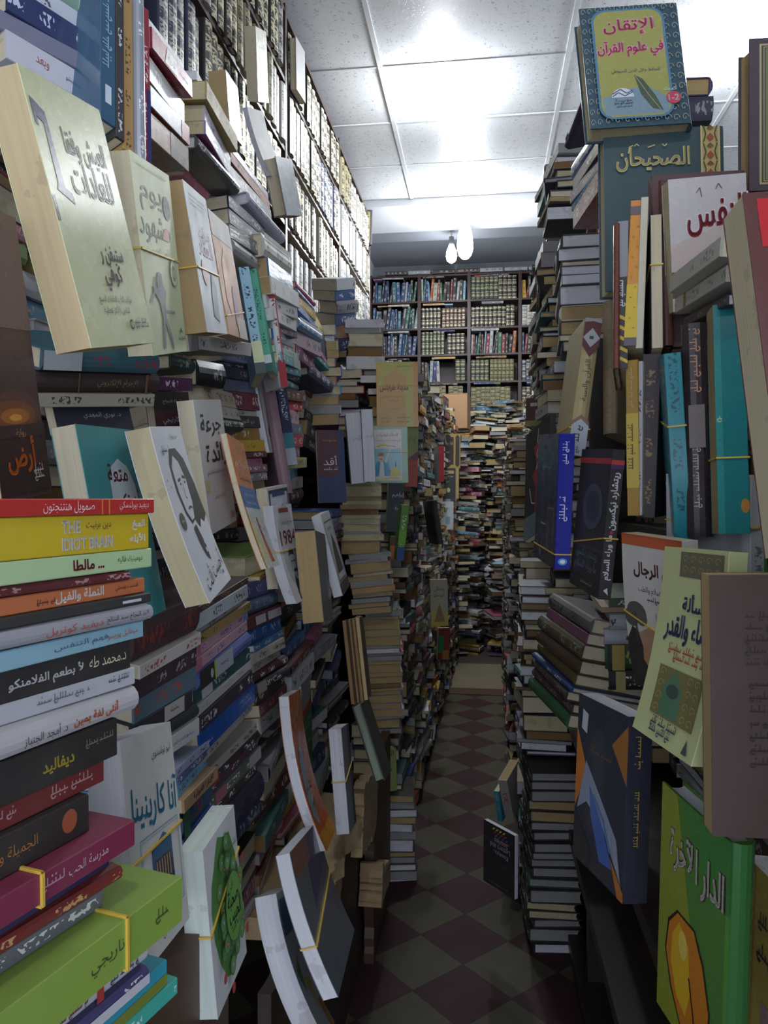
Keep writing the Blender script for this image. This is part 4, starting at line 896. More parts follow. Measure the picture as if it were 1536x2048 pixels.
face_book('gold2', 0.04, '33383e', 'grey-black hardback with gold border facing the aisle, lower of two', name='hardback_book', hard=True, art=[('r', .8, 0, .98, 1, 'c2ab6a'), ('r', .05, .82, .7, .92, 'cbb57a'), ('q', .15, .72, .65, .014, 'd8cfae'), ('q', .25, .55, .5, .014, 'd8cfae'), ('e', .38, .28, .1, .08, 'd9cf9a')])
face_book('hamza', 0.015, 'd3d8dd', 'white booklet with small pale blue picture in the far left heap', art=[('t', 'حمزة بن', .4, .75, .02, '22262c', {'w': .5}), ('r', .4, .2, .75, .45, '8fbad6')])
face_book('bust', 0.02, 'a9a28a', 'beige booklet with black calligraphy and yellow foot in the far left heap', art=[('r', 0, 0, 1, .3, 'b3a648'), ('p', [(.2,.1),(.5,.5),(.8,.1)], '8a6a4a'), ('t', 'بستان', .5, .8, .03, '1c1c1c', {'w': .6}), ('q', .2, .65, .8, .014, '1c1c1c')])
face_book('redgreen', 0.02, '8a2a2a', 'red booklet with a green panel low in the far left heap', art=[('r', 0, .2, .5, .75, '2f8a4a'), ('r', .4, 0, 1, .3, 'b5802c')])
face_book('greenup', 0.03, '8b9a55', 'olive green book standing beside the brown torn panel', page='w', art=[('t', 'الم', .5, .85, .03, '1f2416', {'w': .6})])
# lower left
face_book('anna', 0.034, 'd2d3cc', 'white novel with blue brush title and a framed building leaning at lower left', page='w', m=M_MATTE, bands=[(.47, .03)], art=[
    ('t', 'ليو تولستوي', .72, .87, .012, '26262a', {'w': .40}), ('t', 'آنا كارينينا', .52, .655, .044, '2b86a5', {'w': .88, 'b': .0012, 'a': -6}),
    ('o', .17, .13, .93, .53, .006, '5f9bb5'), ('o', .19, .145, .91, .515, .004, '7fb0c5'), ('r', .36, .22, .76, .46, '25405c'), ('p', [(.36,.34),(.76,.36),(.76,.46),(.60,.50),(.36,.44)], '2f5f86'), ('r', .40, .29, .72, .40, '4a3f38'), ('r', .36, .22, .76, .29, '1c2f4a'),
    ] + [('r', .42 + .05 * k, .29, .435 + .05 * k, .39, 'b8a58a') for k in range(6)] + [('t', 'دار المدى', .55, .075, .012, '26262a', {'w': .26})])
TREE = [('p', [(.30,.88),(.40,.96),(.50,.93),(.62,.90),(.74,.90),(.80,.82),(.88,.72),(.92,.60),(.95,.45),(.90,.30),(.78,.16),(.55,.05),(.36,.10),(.20,.24),(.10,.42),(.08,.60),(.14,.74),(.22,.80)], '4f8a3a')]
_r = random.Random(4)
for k in range(26):
    a = _r.uniform(0, 360); rr = _r.uniform(.18, .36); x, y = .5 + rr * 1.05 * cos(radians(a)), .50 + rr * 1.1 * sin(radians(a))
    TREE += [('e', x, y, .085, .058, '3b6f30'), ('e', x, y, .072, .049, '5f9a48'), ('e', x, y, .03, .02, '6d8f9a' if k % 3 else 'a82f35'), ('e', x, y, .012, .008, 'd9cf9a')]
TREE += [('e', .52, .49, .25, .215, '2f5f28'), ('e', .52, .49, .24, .205, '63a03e'), ('t', 'في', .46, .62, .018, '1c2a16', {'a': -6}), ('t', 'صحبة', .50, .54, .024, '1c2a16', {'w': .34, 'b': .0008, 'a': -6}), ('t', 'الحبيب', .53, .44, .026, '1c2a16', {'w': .36, 'b': .0008, 'a': -6}), ('q', .40, .36, .66, .006, '1c2a16'),
         ('e', .10, .20, .05, .03, 'b3282f'), ('e', .86, .22, .05, .035, 'b3282f'), ('e', .90, .68, .04, .03, 'b3282f'), ('e', .30, .06, .05, .03, 'b3282f'), ('q', .3, .84, .72, .009, '22401c')]
face_book('tree', 0.030, 'd3d6d8', 'white paperback with a green tree of flowers crossed by a yellow rubber band', page='d3dfd5', m=M_MATTE, bands=[(.60, .22)], art=TREE)
face_book('mag1', 0.02, 'b5561f', 'orange magazine with curled foot and white page edges leaning in the lower left heap', page='w', bend=(.05, 2.4), m=M_GLOSS, art=[
    ('t', 'المغ', .45, .86, .03, 'd6c9bf', {'w': .55, 'a': 20}), ('p', [(.1,.2),(.15,.55),(.35,.68),(.5,.6),(.45,.3),(.3,.12)], '7f8a92'), ('q', .2, .36, .6, .014, '3a2a20'), ('q', .25, .31, .6, .014, 'c9b9a0'), ('q', .3, .26, .6, .012, '3a2a20'), ('r', 0, 0, 1, .1, 'd08a2a')])
face_book('greenw', 0.02, '2f6b3c', 'green paperback with grey and red top standing behind the orange magazine', art=[('r', 0, .72, 1, 1, '8d9093'), ('r', 0, .64, 1, .72, 'a83a30'), ('q', .3, .55, .8, .01, 'cfd6cf'), ('q', .3, .48, .8, .01, 'cfd6cf'), ('q', .3, .3, .8, .01, 'cfd6cf')], page='w')
face_book('mag2', 0.022, '565d66', 'slate grey magazine in torn plastic wrap below the orange magazine', page='w', m=M_PLAST, bend=(.03, 2.0), bands=[(.45, .2)], art=[('p', [(.3,.5),(1,.7),(1,1),(.5,1)], '2e3560'), ('r', 0, .8, .5, 1, '7a4436')])
face_book('mag3', 0.035, 'bfc4c6', 'thick white paperback with a blue and yellow cover curling at the bottom left', page='w', bend=(.05, 2.0), art=[('r', .1, .7, .9, .95, '2f6f96'), ('p', [(.1,.45),(.5,.55),(.3,.3)], '5a8f4a'), ('p', [(.4,.4),(.8,.35),(.6,.15)], 'c2b04a'), ('r', .7, .0, .95, .2, 'b5762c')])
face_book('grayb', 0.03, '6f7174', 'grey paperback with white page block and rubber band standing by the torn chipboard', page='w', bands=[(.55, .12)], art=[('t', 'بر لغة', .5, .45, .03, '202226', {'w': .5, 'a': -70}), ('r', .72, 0, 1, 1, '2b3350')])
face_book('darkl', 0.026, '2f2a28', 'dark brown hardback leaning on the torn chipboard corner', name='hardback_book', hard=True, page='9fae98', art=[('q', .3, .6, .6, .014, '5a4a38'), ('e', .5, .85, .05, .03, '4a3a2a')], back='3f6a48')
for k in range(4):
    c, u, v, n, W, H = fr('fan')
    a = radians(-8 + 7 * k); n2 = n * cos(a) + u * sin(a); u2 = u * cos(a) - n * sin(a)
    book('paperback_book', basis(u2, v, n2, c + u * (0.014 * (k - 1.5)) - n * 0.004), W, H, 0.009, ['4a3a2a', '6a5238', '57432e', 'a39468'][k], ORD[k].replace('topmost', 'first') + ' tan-paged booklet in the fanned set left of the tall page-edge stack', page='b' if k != 3 else 't', group='fanned old booklets', fx=0)
# ------------------------------------------------------------------ left side: stacks
P['LA'] = [-0.306, 0.475, 1.2315, 75, 0, 0, 0.24, 0.4355]
def LA(px, col, end, **o):
    o.setdefault('du', (end - 285) / 1650.0); o.setdefault('len', 1.0); return (px, col, o)
T_ = lambda s, x, y, th, hx, **k: ('t', s, x, y, th, hx, k)
stack('LA', 'the near left stack', [
    LA(28, 'b8302e', 295, ink='e8d8c0', fx=0, sart=[T_('صمويل هنتنجتون', .62, .5, .009, 'e6d0c8', w=.2), T_('ديفيد بيرلنسكي', .90, .5, .008, 'e6d0c8', w=.14), ('r', .75, 0, .755, 1, 'd9923a'), ('r', .78, 0, .785, 1, 'd9923a')], m=M_GLOSS),
    LA(68, 'd0b413', 283, fx=0, sart=[T_('THE', .645, .70, .0085, 'd9d9d2', w=.075, b=.0006), T_('IDIOT BRAIN', .715, .27, .0085, 'd9d9d2', w=.215, b=.0006), T_('دين برنيت', .76, .72, .006, '5a4a10', w=.11), T_('المخ', .945, .68, .008, 'e6e4d0', w=.06, b=.0006), T_('الأبله', .94, .3, .008, 'e6e4d0', w=.075, b=.0006)]),
    LA(37, 'b4cf9b', 303, fx=0, m=M_PLAST, sart=[T_('... مالطا', .70, .5, .0075, '6b1f24', w=.13, b=.0006), T_('دومينيك فاليه', .89, .55, .006, '3a4a34', w=.12)]),
    LA(20, '5f1720', 265, ink='b08a8a'), 
    LA(29, 'c9713f', 290, fx=0, sart=[T_('النملة والفيل', .70, .5, .0085, 'ece4dc', w=.20, b=.0005), T_('فنسنت بوسنتي', .91, .55, .006, '4a2a1a', w=.11), ('q', .53, .4, .6, .004, '4a2a1a')]),
    LA(18, '2a2a2b', 290, fx=0, sart=[('r', .86, .3, .95, .6, 'c9c9c9')]),
    LA(32, '9b9ba0', 282, fx=0, sart=[T_('لارد النجاح سيد النتائج', .88, .5, .006, '2a2a2a', w=.19), T_('ديفيد كوتريل', .66, .45, .007, 'b5482c', w=.22)]),
    LA(32, '8ab6c4', 276, fx=0, sart=[T_('ميخائيل يوريسو', .90, .5, .006, 'b5602c', w=.14), T_('فهم التنفس', .72, .5, .006, '3a4a78', w=.22)]),
    LA(53, '1a1a1c', 263, fx=0, sart=[T_('د.محمد طه', .90, .55, .009, 'cfc9a8', w=.16), T_('لأ بطعم الفلامنكو', .66, .45, .010, 'cfcfcf', w=.27, b=.0004)]),
    LA(33, 'b3b5ba', 262, fx=0, sart=[('q', .60, .5, .8, .006, '6a6c72'), ('q', .88, .55, .97, .005, '44464a')]),
    LA(50, 'b9b7b6', 252, fx=0, sart=[T_('أنثى لغة يمين', .80, .5, .0095, 'c45f33', w=.19, b=.0004), T_('د. أمجد الجنباز', .60, .45, .009, '333333', w=.16)]),
    LA(70, '1b1a1a', 230, fx=0, sart=[T_('ديفاليد', .75, .45, .010, 'b5a22c', w=.12, b=.0005), ('q', .86, .6, .98, .006, '77736a')]),
    LA(42, '701d1c', 206, fx=0, sart=[('q', .78, .5, .95, .008, 'b58a86'), ('q', .55, .5, .65, .007, 'b58a86')]),
    LA(66, '1d1918', 165, fx=0, sart=[T_('الجميلة والقوة', .70, .5, .010, 'a8702c', w=.2), ('e', .92, .55, .03, .3, '9a4a2c')]),
    LA(48, '7c1940', 217, fx=0, out=.018, bands=[(.62,)], sart=[T_('مدرسة الحب', .80, .5, .009, 'c9b6c0', w=.16), ('q', .62, .5, .70, .008, 'b58aa0')]),
    LA(15, 'b5622c', 213, fx=0), LA(28, 'd3d6d6', 213, fx=0, sart=[('r', 0, 0, 1, .5, '1d2552')]), LA(28, '7a1f1c', 222, ink='c9a06a'), LA(32, '6a6d72', 207),
    LA(88, '86a63c', 295, fx=0, out=.026, hard=False, bands=[(.72,)], sart=[T_('ناريجي', .64, .5, .014, '33441c', w=.14), ('q', .86, .5, .95, .01, '4a5a2c')]) ,
    LA(40, '5d5c60', 275, fx=.6), LA(40, 'c4c4c6', 278, fx=0, sart=[('r', .76, 0, .79, 1, 'b3302c'), ('q', .82, .5, .95, .006, '333a5a'), ('q', .6, .5, .72, .006, '7a3040')]), LA(35, '4a4478', 283, sart=[('r', 0, 0, 1, .55, 'cfd0d4')]),
    LA(50, '2a9fb5', 335, fx=0, sart=[('r', 0, 0, 1, .45, '7d8a2c')]), LA(35, '3fb5a0', 340)], seed=11, jn=.004, jy=1.5)
S = lambda t, c, **k: (t, c, k)
stack('LB', 'the lying pile at the upper left corner', [S(.22, 'c9cfd6'), S(.30, '20305f', ink='c9d0e0', m=M_PLAST), S(.20, '77788c', m=M_PLAST), S(.30, 'cfcfd6', fx=0, sart=[T_('وبعد', .42, .5, .012, 'a83a44', w=.16), T_('غيوم ميشو', .82, .45, .009, '333344', w=.22)])], depth=.16, seed=3, hard=False)
row('LBs', 'the pair of short upright spines at the upper left', [S(.5, '7fa592'), S(.5, 'b5673f', fx=0, dv=-.003, sart=[('r', .05, 0, .35, 1, '5f3a3c'), ('e', .2, .5, .04, .35, 'b5673f')])], depth=.15, seed=4)
row('LBr', 'the upright row above the cream self-help book', [S(.28, '2b5572', dv=-.0, fx=0, sart=[('q', .3, .5, .7, .012, '8fb0c5'), ('r', .1, .3, .2, .7, 'c9d5dd')], m=M_PLAST), S(.16, '25262a', ink='cfcfcf', dv=-.012), S(.20, 'b08a50', m=M_PLAST, ink='3a2a1c', dv=-.02), S(.2, '8d939b', m=M_PLAST, dv=-.03), S(.16, '9a2438', dv=-.035, sart=[('r', 0, 0, .5, .5, '25206a')], m=M_PLAST)], depth=.16, seed=5)
stack('LC', 'the red topped pile right of the upper row', [S(.15, 'b9bcc2', m=M_PLAST), S(.19, 'a83248', ink='e6dcdc', m=M_GLOSS, fx=0, sart=[('p', [(.28,.1),(.34,.95),(.56,.85),(.60,.1)], 'dcd8d2'), T_('ثورية', .45, .5, .012, '26262a', w=.2), ('q', .66, .5, .9, .008, '5a1520')], out=.012), S(.23, '83888c', m=M_PLAST), S(.19, 'bfc1c4', ink='44464c', sart=[('r', .78, 0, 1, 1, 'b32d3c')], m=M_GLOSS, back='8a3a2a', out=.008), S(.24, 'b39c85', ink='a03a48', sart=[('r', .55, 0, 1, 1, '6b5648')], m=M_GLOSS)], seed=6, hard=False, gap=.86)
stack('LD', 'the page-edge pile below the gilt volumes', [S(.13, 'd9d9d6', page='w', out=-.01), S(.26, 'a8935a', ink='3a2a1a', page='y', out=.012), S(.24, 'b5aebc', m=M_PLAST, page='y', back='4a2a44'), S(.19, '8d86a0', m=M_PLAST, page='y', back='8a3a7a'), S(.20, '51544e', m=M_PLAST, hard=True, page='w')], seed=7, gap=.9, hard=False, jy=5)
stack('LE', 'the wrapped pile below the tilted grey hardback', [S(.13, '6a3a6a', m=M_PLAST), S(.16, 'b0705f', ink='3a1a1a'), S(.20, '3b3d40', m=M_PLAST), S(.17, '5a2228', m=M_PLAST), S(.18, 'b3aebf', hard=True, page='w', out=.03), S(.16, '8b8d90')], seed=8, gap=.9, jy=6, hard=False)
stack('LF', 'the salmon pile behind the glossy white paperback', [S(.32, '4a4f48', hard=True, page='g', m=M_PLAST, out=.02), S(.26, 'c9705c'), S(.42, 'bf7a86', m=M_GLOSS)], seed=9, gap=.93)
stack('LG', 'the dusty dark pile above the green leaning spines', [S(.22, '2c3240', m=M_PLAST), S(.26, '8d8f8e', page='c', m=M_PLAST), S(.25, '77787a', page='t', m=M_PLAST), S(.27, 'a5a3a2', m=M_PLAST, hard=True, page='w')], seed=10, jy=6)
stack('LH', 'the pale left pile with a blue spine', [S(.17, 'c2c0b4', sart=[('r', 0, .75, 1, 1, '26282c')], page='c', hard=True), S(.14, '3a62a0', m=M_PLAST, page='t'), S(.13, 'cfcfca', page='t', fx=.5, out=.02), S(.095, 'd3d1cc', page='w'), S(.09, 'd0cec8', page='w'), S(.05, '8d7880'), S(.075, '2f568f', m=M_PLAST, fx=0, sart=[T_('قلم', .5, .5, .012, 'd9dee6', w=.25)]), S(.05, '80626e'), S(.05, 'a9c9b4', fx=.6), S(.08, '4f9aa5', sart=[('r', .6, 0, 1, 1, 'a9b8b0')]), S(.06, '2f7f92')], seed=12, jy=5, hard=False)
stack('LI', 'the left pile with a gold spine', [S(.09, 'b4577a'), S(.08, '5d7fb0'), S(.13, 'c29b2f', m=M_PLAST), S(.08, '7d9cc9'), S(.09, 'a58a9e'), S(.15, '5f8fb8', sart=[('r', 0, .7, 1, 1, 'd9dde2')], m=M_PLAST, out=.02), S(.20, 'bfaab2'), S(.18, '7a3f68')], seed=13, jy=6)
stack('LJ', 'the navy pile behind the gold spine', [S(.18, 'c7b23f'), S(.30, '3c4466', fx=0, sart=[T_('A2', .25, .5, .016, 'c9cede', w=.12)]), S(.09, 'b56a8c'), S(.08, '4a97a0'), S(.15, '454854', out=-.01), S(.20, '222c52')], seed=14, jy=5)
stack('LK', 'the dark pile left of the page-edge column', [S(.17, 'b9c4c6', ink='1e2226'), S(.13, '4a3d2c', ink='c9a24a'), S(.20, '9b9488', page='t'), S(.13, '23282c'), S(.20, '55524c', page='t', len=.8), S(.17, '2b2b30')], seed=15, jy=8)
stack('LL', 'the small pile right of the leaning navy spine', [S(.08, '3d3440'), S(.07, '4d8b98'), S(.08, '6a4a3a'), S(.07, 'c23440'), S(.10, 'd3aab4'), S(.08, '6b7488'), S(.10, 'b53f4c'), S(.08, '8a6a94'), S(.08, 'c9c28a'), S(.07, '56a0c5'), S(.09, 'b0aaa4'), S(.10, '55383a')], seed=16, jy=9)
stack('LM', 'the tan page-edge column behind the left piles', [S(.10, 'a49cc4', page='c'), S(.06, 'c9cfd6', page='w'), S(.09, '9fbdb0', page='t'), S(.08, 'c9823f', page='t'), S(.09, '3a4a78', page='y'), S(.09, '4a4a9a', page='y'), S(.09, 'a0282f', page='t'), S(.10, '3f7fb8', page='y'), S(.10, '7a4a3a', page='t'), S(.09, '90a0a8', page='g'), S(.11, '8a5f8a', page='t')], face='head', depth=.17, seed=17, jy=4)
stack('LM2', 'the upper pile below the gilt bookcase', [S(.16, 'cfd4d9'), S(.14, '4a6a9a'), S(.18, '9a9aa2'), S(.16, '556a92'), S(.18, 'c98a6a'), S(.18, '3a4468')], seed=18, jy=10)
stack('LO', 'the short pile on the large yellow book', [S(.17, 'c2c2b6', page='w'), S(.09, 'd0d0ca', page='g'), S(.28, '77777c', hard=True, page='c'), S(.2, '6a4a30', hard=True, page='b'), S(.26, 'b9bab8', page='w')], face='head', depth=.17, seed=19, jy=4, hard=False)
stack('A', 'the tall page-edge stack, upper part', [S(25, '9a8f80', page='t'), S(122, 'c2bfb2', page='y'), S(55, '8a8270', page='t'), S(46, 'b5b5aa', page='y'), S(52, '9a948a', page='t'), S(74, '7a6a58', page='b'), S(46, 'a9b0b0', page='y'), S(70, 'a5a59c', page='y'), S(85, '7a8aa5', page='y'), S(34, 'b0b8a9', page='g'), S(74, 'a5b39f', page='y'), S(170, '1f1f22', page='t', ink='d0d0d0')], face='head', depth=.17, seed=20, jy=3, hard=False)
stack('B', 'the tall page-edge stack, middle part', [S(50, '9aa0a5', page='g'), S(44, 'b0b0b0', page='g'), S(112, '8d6a70', page='t'), S(38, '9aa5a8', page='y'), S(55, '8a8f94', page='t'), S(62, 'b5b5b5', page='g'), S(62, 'c4682c', page='t', out=.02), S(60, '94989a', page='y'), S(58, '26282a', page='g'), S(50, '3a3c40', page='t'), S(72, '55585c', page='t')], face='head', depth=.17, seed=21, jy=6, hard=False)
stack('Cc', 'the tall page-edge stack, lower part', [S(20, '1c1c1e'), S(70, '66686c', m=M_PLAST, page='g'), S(30, '8a8a80', page='t'), S(120, 'b5b03f', page='t'), S(72, '9a9a92', page='t'), S(112, '7a7060', page='t'), S(35, 'b5482c', page='g'), S(50, 'a5a9ac', page='w'), S(40, 'b0584a', page='g'), S(50, '8f9396', page='g'), S(50, '74604a', page='t'), S(90, '8d8370', page='t'), S(50, '6a5c4a', page='t'), S(80, '90887a', page='t'), S(50, '5a5048', page='b'), S(32, '6a6050', page='t'), S(50, '3f6f80', page='t'), S(95, '24387a', page='t'), S(70, 'b55f8f', page='t'), S(85, '7f93a0', page='t'), S(30, '4f7488', page='g'), S(120, '3f4a50', hard=True, page='t'), S(60, '4a4442', page='g')], face='head', depth=.17, seed=22, jy=4, hard=False)
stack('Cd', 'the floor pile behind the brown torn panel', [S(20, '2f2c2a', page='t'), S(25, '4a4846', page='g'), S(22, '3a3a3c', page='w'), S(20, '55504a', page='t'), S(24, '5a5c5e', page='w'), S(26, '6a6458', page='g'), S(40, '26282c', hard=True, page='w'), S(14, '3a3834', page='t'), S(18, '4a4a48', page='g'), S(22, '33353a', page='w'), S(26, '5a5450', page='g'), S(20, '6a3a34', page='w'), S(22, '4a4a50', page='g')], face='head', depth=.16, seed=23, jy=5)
stack('C1', 'the pile behind the near left stack', [S(.24, '3c2024', hard=True, ink='8a3a32', fx=.8), S(.09, 'cfc9c0', ink='a03a44', page='y', out=.01), S(.14, '35262f', ink='a5949a'), S(.17, '55717f', ink='b5543c'), S(.12, '20202c', sart=[('r', .52, .05, .86, .98, 'b5b2a9'), ('q', .62, .5, .78, .008, '33333a')], fx=0), S(.11, '1f2430', ink='a39a4a', hard=True), S(.13, 'c9c9c2', ink='2f50a0', fx=0, sart=[T_('من أصول الحاسبة المالية', .72, .5, .008, '2f50a0', w=.36)])], seed=24, jn=.004, jy=2)
stack('C2', 'the pile with the royal blue spine', [S(.05, '4a3530', ink='a58a6a'), S(.11, 'b9c2c4', ink='2a3450'), S(.05, '8f939a', ink='26305a'), S(.07, '9a7f4a', ink='3a2c1a'), S(.085, 'c09aa8', ink='555070', sart=[('r', 0, 0, .12, 1, 'b5687a'), ('r', .9, 0, 1, 1, '7a86b5')]), S(.085, 'bf97a6', ink='555070', sart=[('r', 0, 0, .12, 1, 'b5687a')]), S(.14, '5a6aa8', fx=0, hard=True, sart=[('r', .28, 0, .60, 1, 'a9adb8'), ('r', .25, 0, .28, 1, 'b5c24a'), ('r', 0, 0, .25, 1, '1b1b1d'), ('e', .2, .45, .025, .25, 'b9b9b9'), ('q', .36, .5, .5, .008, '33343a'), ('q', .72, .5, .92, .007, '2a3058')]), S(.11, '12464a', ink='b5c0bc', sart=[('r', .10, .02, .28, .98, 'b9c0c0')]), S(.075, 'b9b8b4', fx=.3), S(.12, '272332', ink='c9c6c9'), S(.17, '0f4a9c', ink='bcd0ea', m=M_GLOSS, fx=0, sart=[T_('إدارة الوقت والذات', .80, .62, .008, 'bcd0ea', w=.26), ('q', .72, .36, .92, .006, 'bcd0ea'), ('q', .08, .3, .2, .006, 'bcd0ea')]), S(.07, 'a09c90', ink='26262a', page='t')], seed=25, jn=.005, jy=2, hard=False)
stack('C3', 'the pile below the white portrait novel', [S(.13, '3a4074', ink='8a90b5'), S(.13, '55687f', ink='8fa0b5', hard=True), S(.10, '5f2833', ink='2a2a2a', sart=[('r', .2, .15, .48, .85, 'bfbcb8'), ('r', .55, .15, .95, .85, 'bfbcb8')]), S(.13, '1c528f', ink='9ab5d6'), S(.055, '2f6f9a', page='w'), S(.09, 'b8b4a4', ink='333333'), S(.075, 'a9a594', ink='26262a', page='t'), S(.085, '4a2226', hard=True), S(.085, '2b2733', sart=[('r', 0, 0, .25, 1, 'a09494')], hard=True), S(.09, '3f3720', page='t'), S(.10, '5f222c', ink='a58a8a'), S(.13, '8d9391', ink='26262a')], depth=.15, seed=26, jn=.006, jy=3, hard=False)
stack('C4', 'the short pile beside the blue-titled novel', [S(.10, 'a0a9c0', page='w'), S(.09, '4a5a92', page='w'), S(.13, '6fb0cc', page='w'), S(.15, 'b5946a', fx=0, hard=False, sart=[T_('الإدارة الدولية', .55, .5, .012, '2a1f18', w=.6, b=.0005)], out=.01), S(.34, '1f5a80', ink='b5485a', hard=True, sart=[('r', 0, 0, .2, 1, '2f7a5a')]), S(.17, '2a64b0', page='g')], depth=.14, seed=27, jn=.005)
stack('C5', 'the dark pile above the green flowered book', [S(.09, 'b0aca0', ink='26262a', page='t'), S(.10, '2a2226', sart=[('r', 0, 0, .15, 1, 'a0283a')]), S(.08, '55364a'), S(.12, '5d6a5c', sart=[('r', .1, .05, .3, .95, 'b56a7c'), ('r', .75, 0, 1, 1, 'b0b2ac')]), S(.12, '3d342a', page='b'), S(.27, '161c38', hard=True, fx=.5, ink='4a5a8a'), S(.22, '1d3558', hard=True, fx=.4)], seed=28, jn=.006, jy=2, depth=.15)
stack('M1', 'the dark gap under the cream self-help book', [S(.40, '2a5f6d', ink='8a4050', sart=[('r', 0, .1, .3, .9, 'b5bcc0')], hard=True), S(.36, '2e1a1c', ink='5a4a3a', hard=True, fx=0, sart=[T_('الإجرام الإلكتروني', .62, .5, .012, '8a7a5a', w=.34), ('r', .86, 0, .88, 1, '6a4a30'), ('r', .30, 0, .31, 1, '6a4a30')]), S(.24, 'a9a392', ink='26262a')], depth=.15, seed=29, jn=.003, jy=1)
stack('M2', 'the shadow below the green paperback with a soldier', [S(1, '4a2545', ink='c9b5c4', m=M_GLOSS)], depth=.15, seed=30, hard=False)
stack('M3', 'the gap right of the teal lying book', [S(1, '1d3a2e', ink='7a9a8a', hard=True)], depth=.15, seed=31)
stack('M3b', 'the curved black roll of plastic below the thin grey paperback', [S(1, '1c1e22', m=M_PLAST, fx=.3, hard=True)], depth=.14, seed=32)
stack('M4', 'the pile between the brush-lettered book and the heart cover', [S(.10, '9a98b8', m=M_PLAST), S(.05, '33343a'), S(.12, '333c4c', ink='b5a0a5'), S(.12, '6a7080', ink='3a4a9a'), S(.18, '6b1c30', ink='d9c9cc', m=M_GLOSS), S(.06, 'b5b0a5'), S(.12, '2b2b2d', fx=0, sart=[T_('ذو النون', .5, .5, .012, 'cfcfcf', w=.5)], out=-.01), S(.13, '9a742c', m=M_GLOSS), S(.12, 'c9a22c', fx=0, sart=[T_('غراب', .5, .5, .012, '3a2c10', w=.3)], out=.01), S(.06, '5a1f24'), S(.07, 'c27a9a'), S(.08, '86606f'), S(.09, '77747a')], seed=33, jy=5, jn=.01, hard=False)
stack('M4b', 'the gap under the orange wrapped paperback', [S(1, 'c2c0b8', ink='55555a', page='c')], depth=.15, seed=34, hard=False)
stack('M5', 'the gap above the brush-lettered book', [S(.42, 'b3a788', ink='2a2a22'), S(.3, 'b5b3a5', ink='333333'), S(.28, '26382a', hard=True)], depth=.15, seed=35)
face_book('M6', .02, '1c2033', 'dark navy paperback standing behind the teal wrapped paperback', art=[T_('د. نوري المهدي', .6, .5, .010, 'b5b9c5', w=.5)])
face_book('M7', .02, '4d1a22', 'black and maroon paperback standing behind the woman drawing', art=[('r', 0, .62, 1, 1, '1b1b1d'), T_('سلسلة النجاح', .55, .8, .008, 'c9c9c9', w=.6), T_('ديل كارنيجي', .55, .42, .014, 'd9d2d4', w=.7, b=.0004)])

# ------------------------------------------------------------------ right side: books showing covers or single spines
GOLD = 'd6c884'
def damask(x0, y0, x1, y1, nx, ny, hx):
    o = []
    for i in range(nx):
        for j in range(ny):
            cx, cy = x0 + (x1 - x0) * (i + .5) / nx, y0 + (y1 - y0) * (j + .5) / ny; rx, ry = (x1 - x0) / nx * .42, (y1 - y0) / ny * .42
            o += [('l', [(cx + rx * cos(t * .7) * (1 - t / 11), cy + ry * sin(t * .7) * (1 - t / 11)) for t in range(11)], .0011, hx)]
    return o
def rrect(x0, y0, x1, y1, rx, ry): return arc(x1 - rx, y1 - ry, rx, ry, 8, 0, 90) + arc(x0 + rx, y1 - ry, rx, ry, 8, 90, 180) + arc(x0 + rx, y0 + ry, rx, ry, 8, 180, 270) + arc(x1 - rx, y0 + ry, rx, ry, 8, 270, 360)
face_book('itqan', .045, '33505c', 'hardback with olive panel, pink calligraphy and a feather on top of the right heap', name='hardback_book', hard=True, m=M_GLOSS, page='y', art=
    damask(.0, .0, .13, 1, 2, 12, 'a3a595') + damask(.80, .0, .97, 1, 2, 12, 'a9a98c') + damask(.13, .93, .8, 1, 7, 1, 'a3a595') + damask(.13, .0, .8, .08, 7, 1, 'a3a595') + [
    ('p', rrect(.10, .05, .83, .955, .14, .10), '55809a'), ('p', rrect(.125, .065, .805, .94, .13, .09), 'a2a055'), ('p', [(.16,.08),(.77,.08),(.79,.2),(.6,.30),(.4,.29),(.14,.22)], '7f97a0'),
    T_('الإتقان', .46, .80, .034, 'd7a3ae', w=.50, b=.0028), T_('الإتقان', .46, .80, .034, 'c2476a', w=.49, b=.001), T_('في علوم القرآن', .46, .615, .036, 'd7a3ae', w=.66, b=.0028), T_('في علوم القرآن', .46, .615, .036, 'c2476a', w=.65, b=.001),
    T_('للحافظ جلال الدين السيوطي', .49, .43, .011, '2c3f6a', w=.48), ('p', [(.47,.40),(.55,.36),(.66,.22),(.72,.10),(.62,.12),(.52,.24)], '4f5a44'), ('l', [(.48,.39),(.60,.22),(.70,.10)], .0012, 'a9ae8a'),
    ('p', arc(.34, .22, .11, .075, 16, 0, 180), 'd3d8da'), ('l', [(.24,.23),(.30,.26),(.36,.23),(.44,.26)], .002, '3a5470'), ('l', [(.24,.25),(.32,.285),(.38,.25),(.44,.275)], .002, '3a5470'), T_('مؤسسة', .34, .195, .007, '26324a', w=.16), ('q', .25, .17, .44, .005, '26324a'), ('q', .27, .145, .42, .004, '26324a'),
    ('e', .83, .195, .07, .05, 'c9465a'), T_('1-2', .83, .195, .012, 'e3dede', w=.10, b=.0005), T_('المجلد', .80, .265, .009, 'd9dcd4', w=.13)])
KORD = []
for k in range(9):
    y = .02 + k * .11; KORD += [('p', [(.845,y+.03),(.875,y+.055),(.905,y+.03),(.875,y+.005)], 'a8452c'), ('l', [(.82,y),(.84,y+.05),(.82,y+.1)], .0022, '33452f'), ('l', [(.93,y),(.91,y+.05),(.93,y+.1)], .0022, '33452f'), ('l', [(.85,y+.08),(.875,y+.10),(.90,y+.08)], .0022, '33452f'), ('e', .875, y+.085, .012, .010, 'a8452c')]
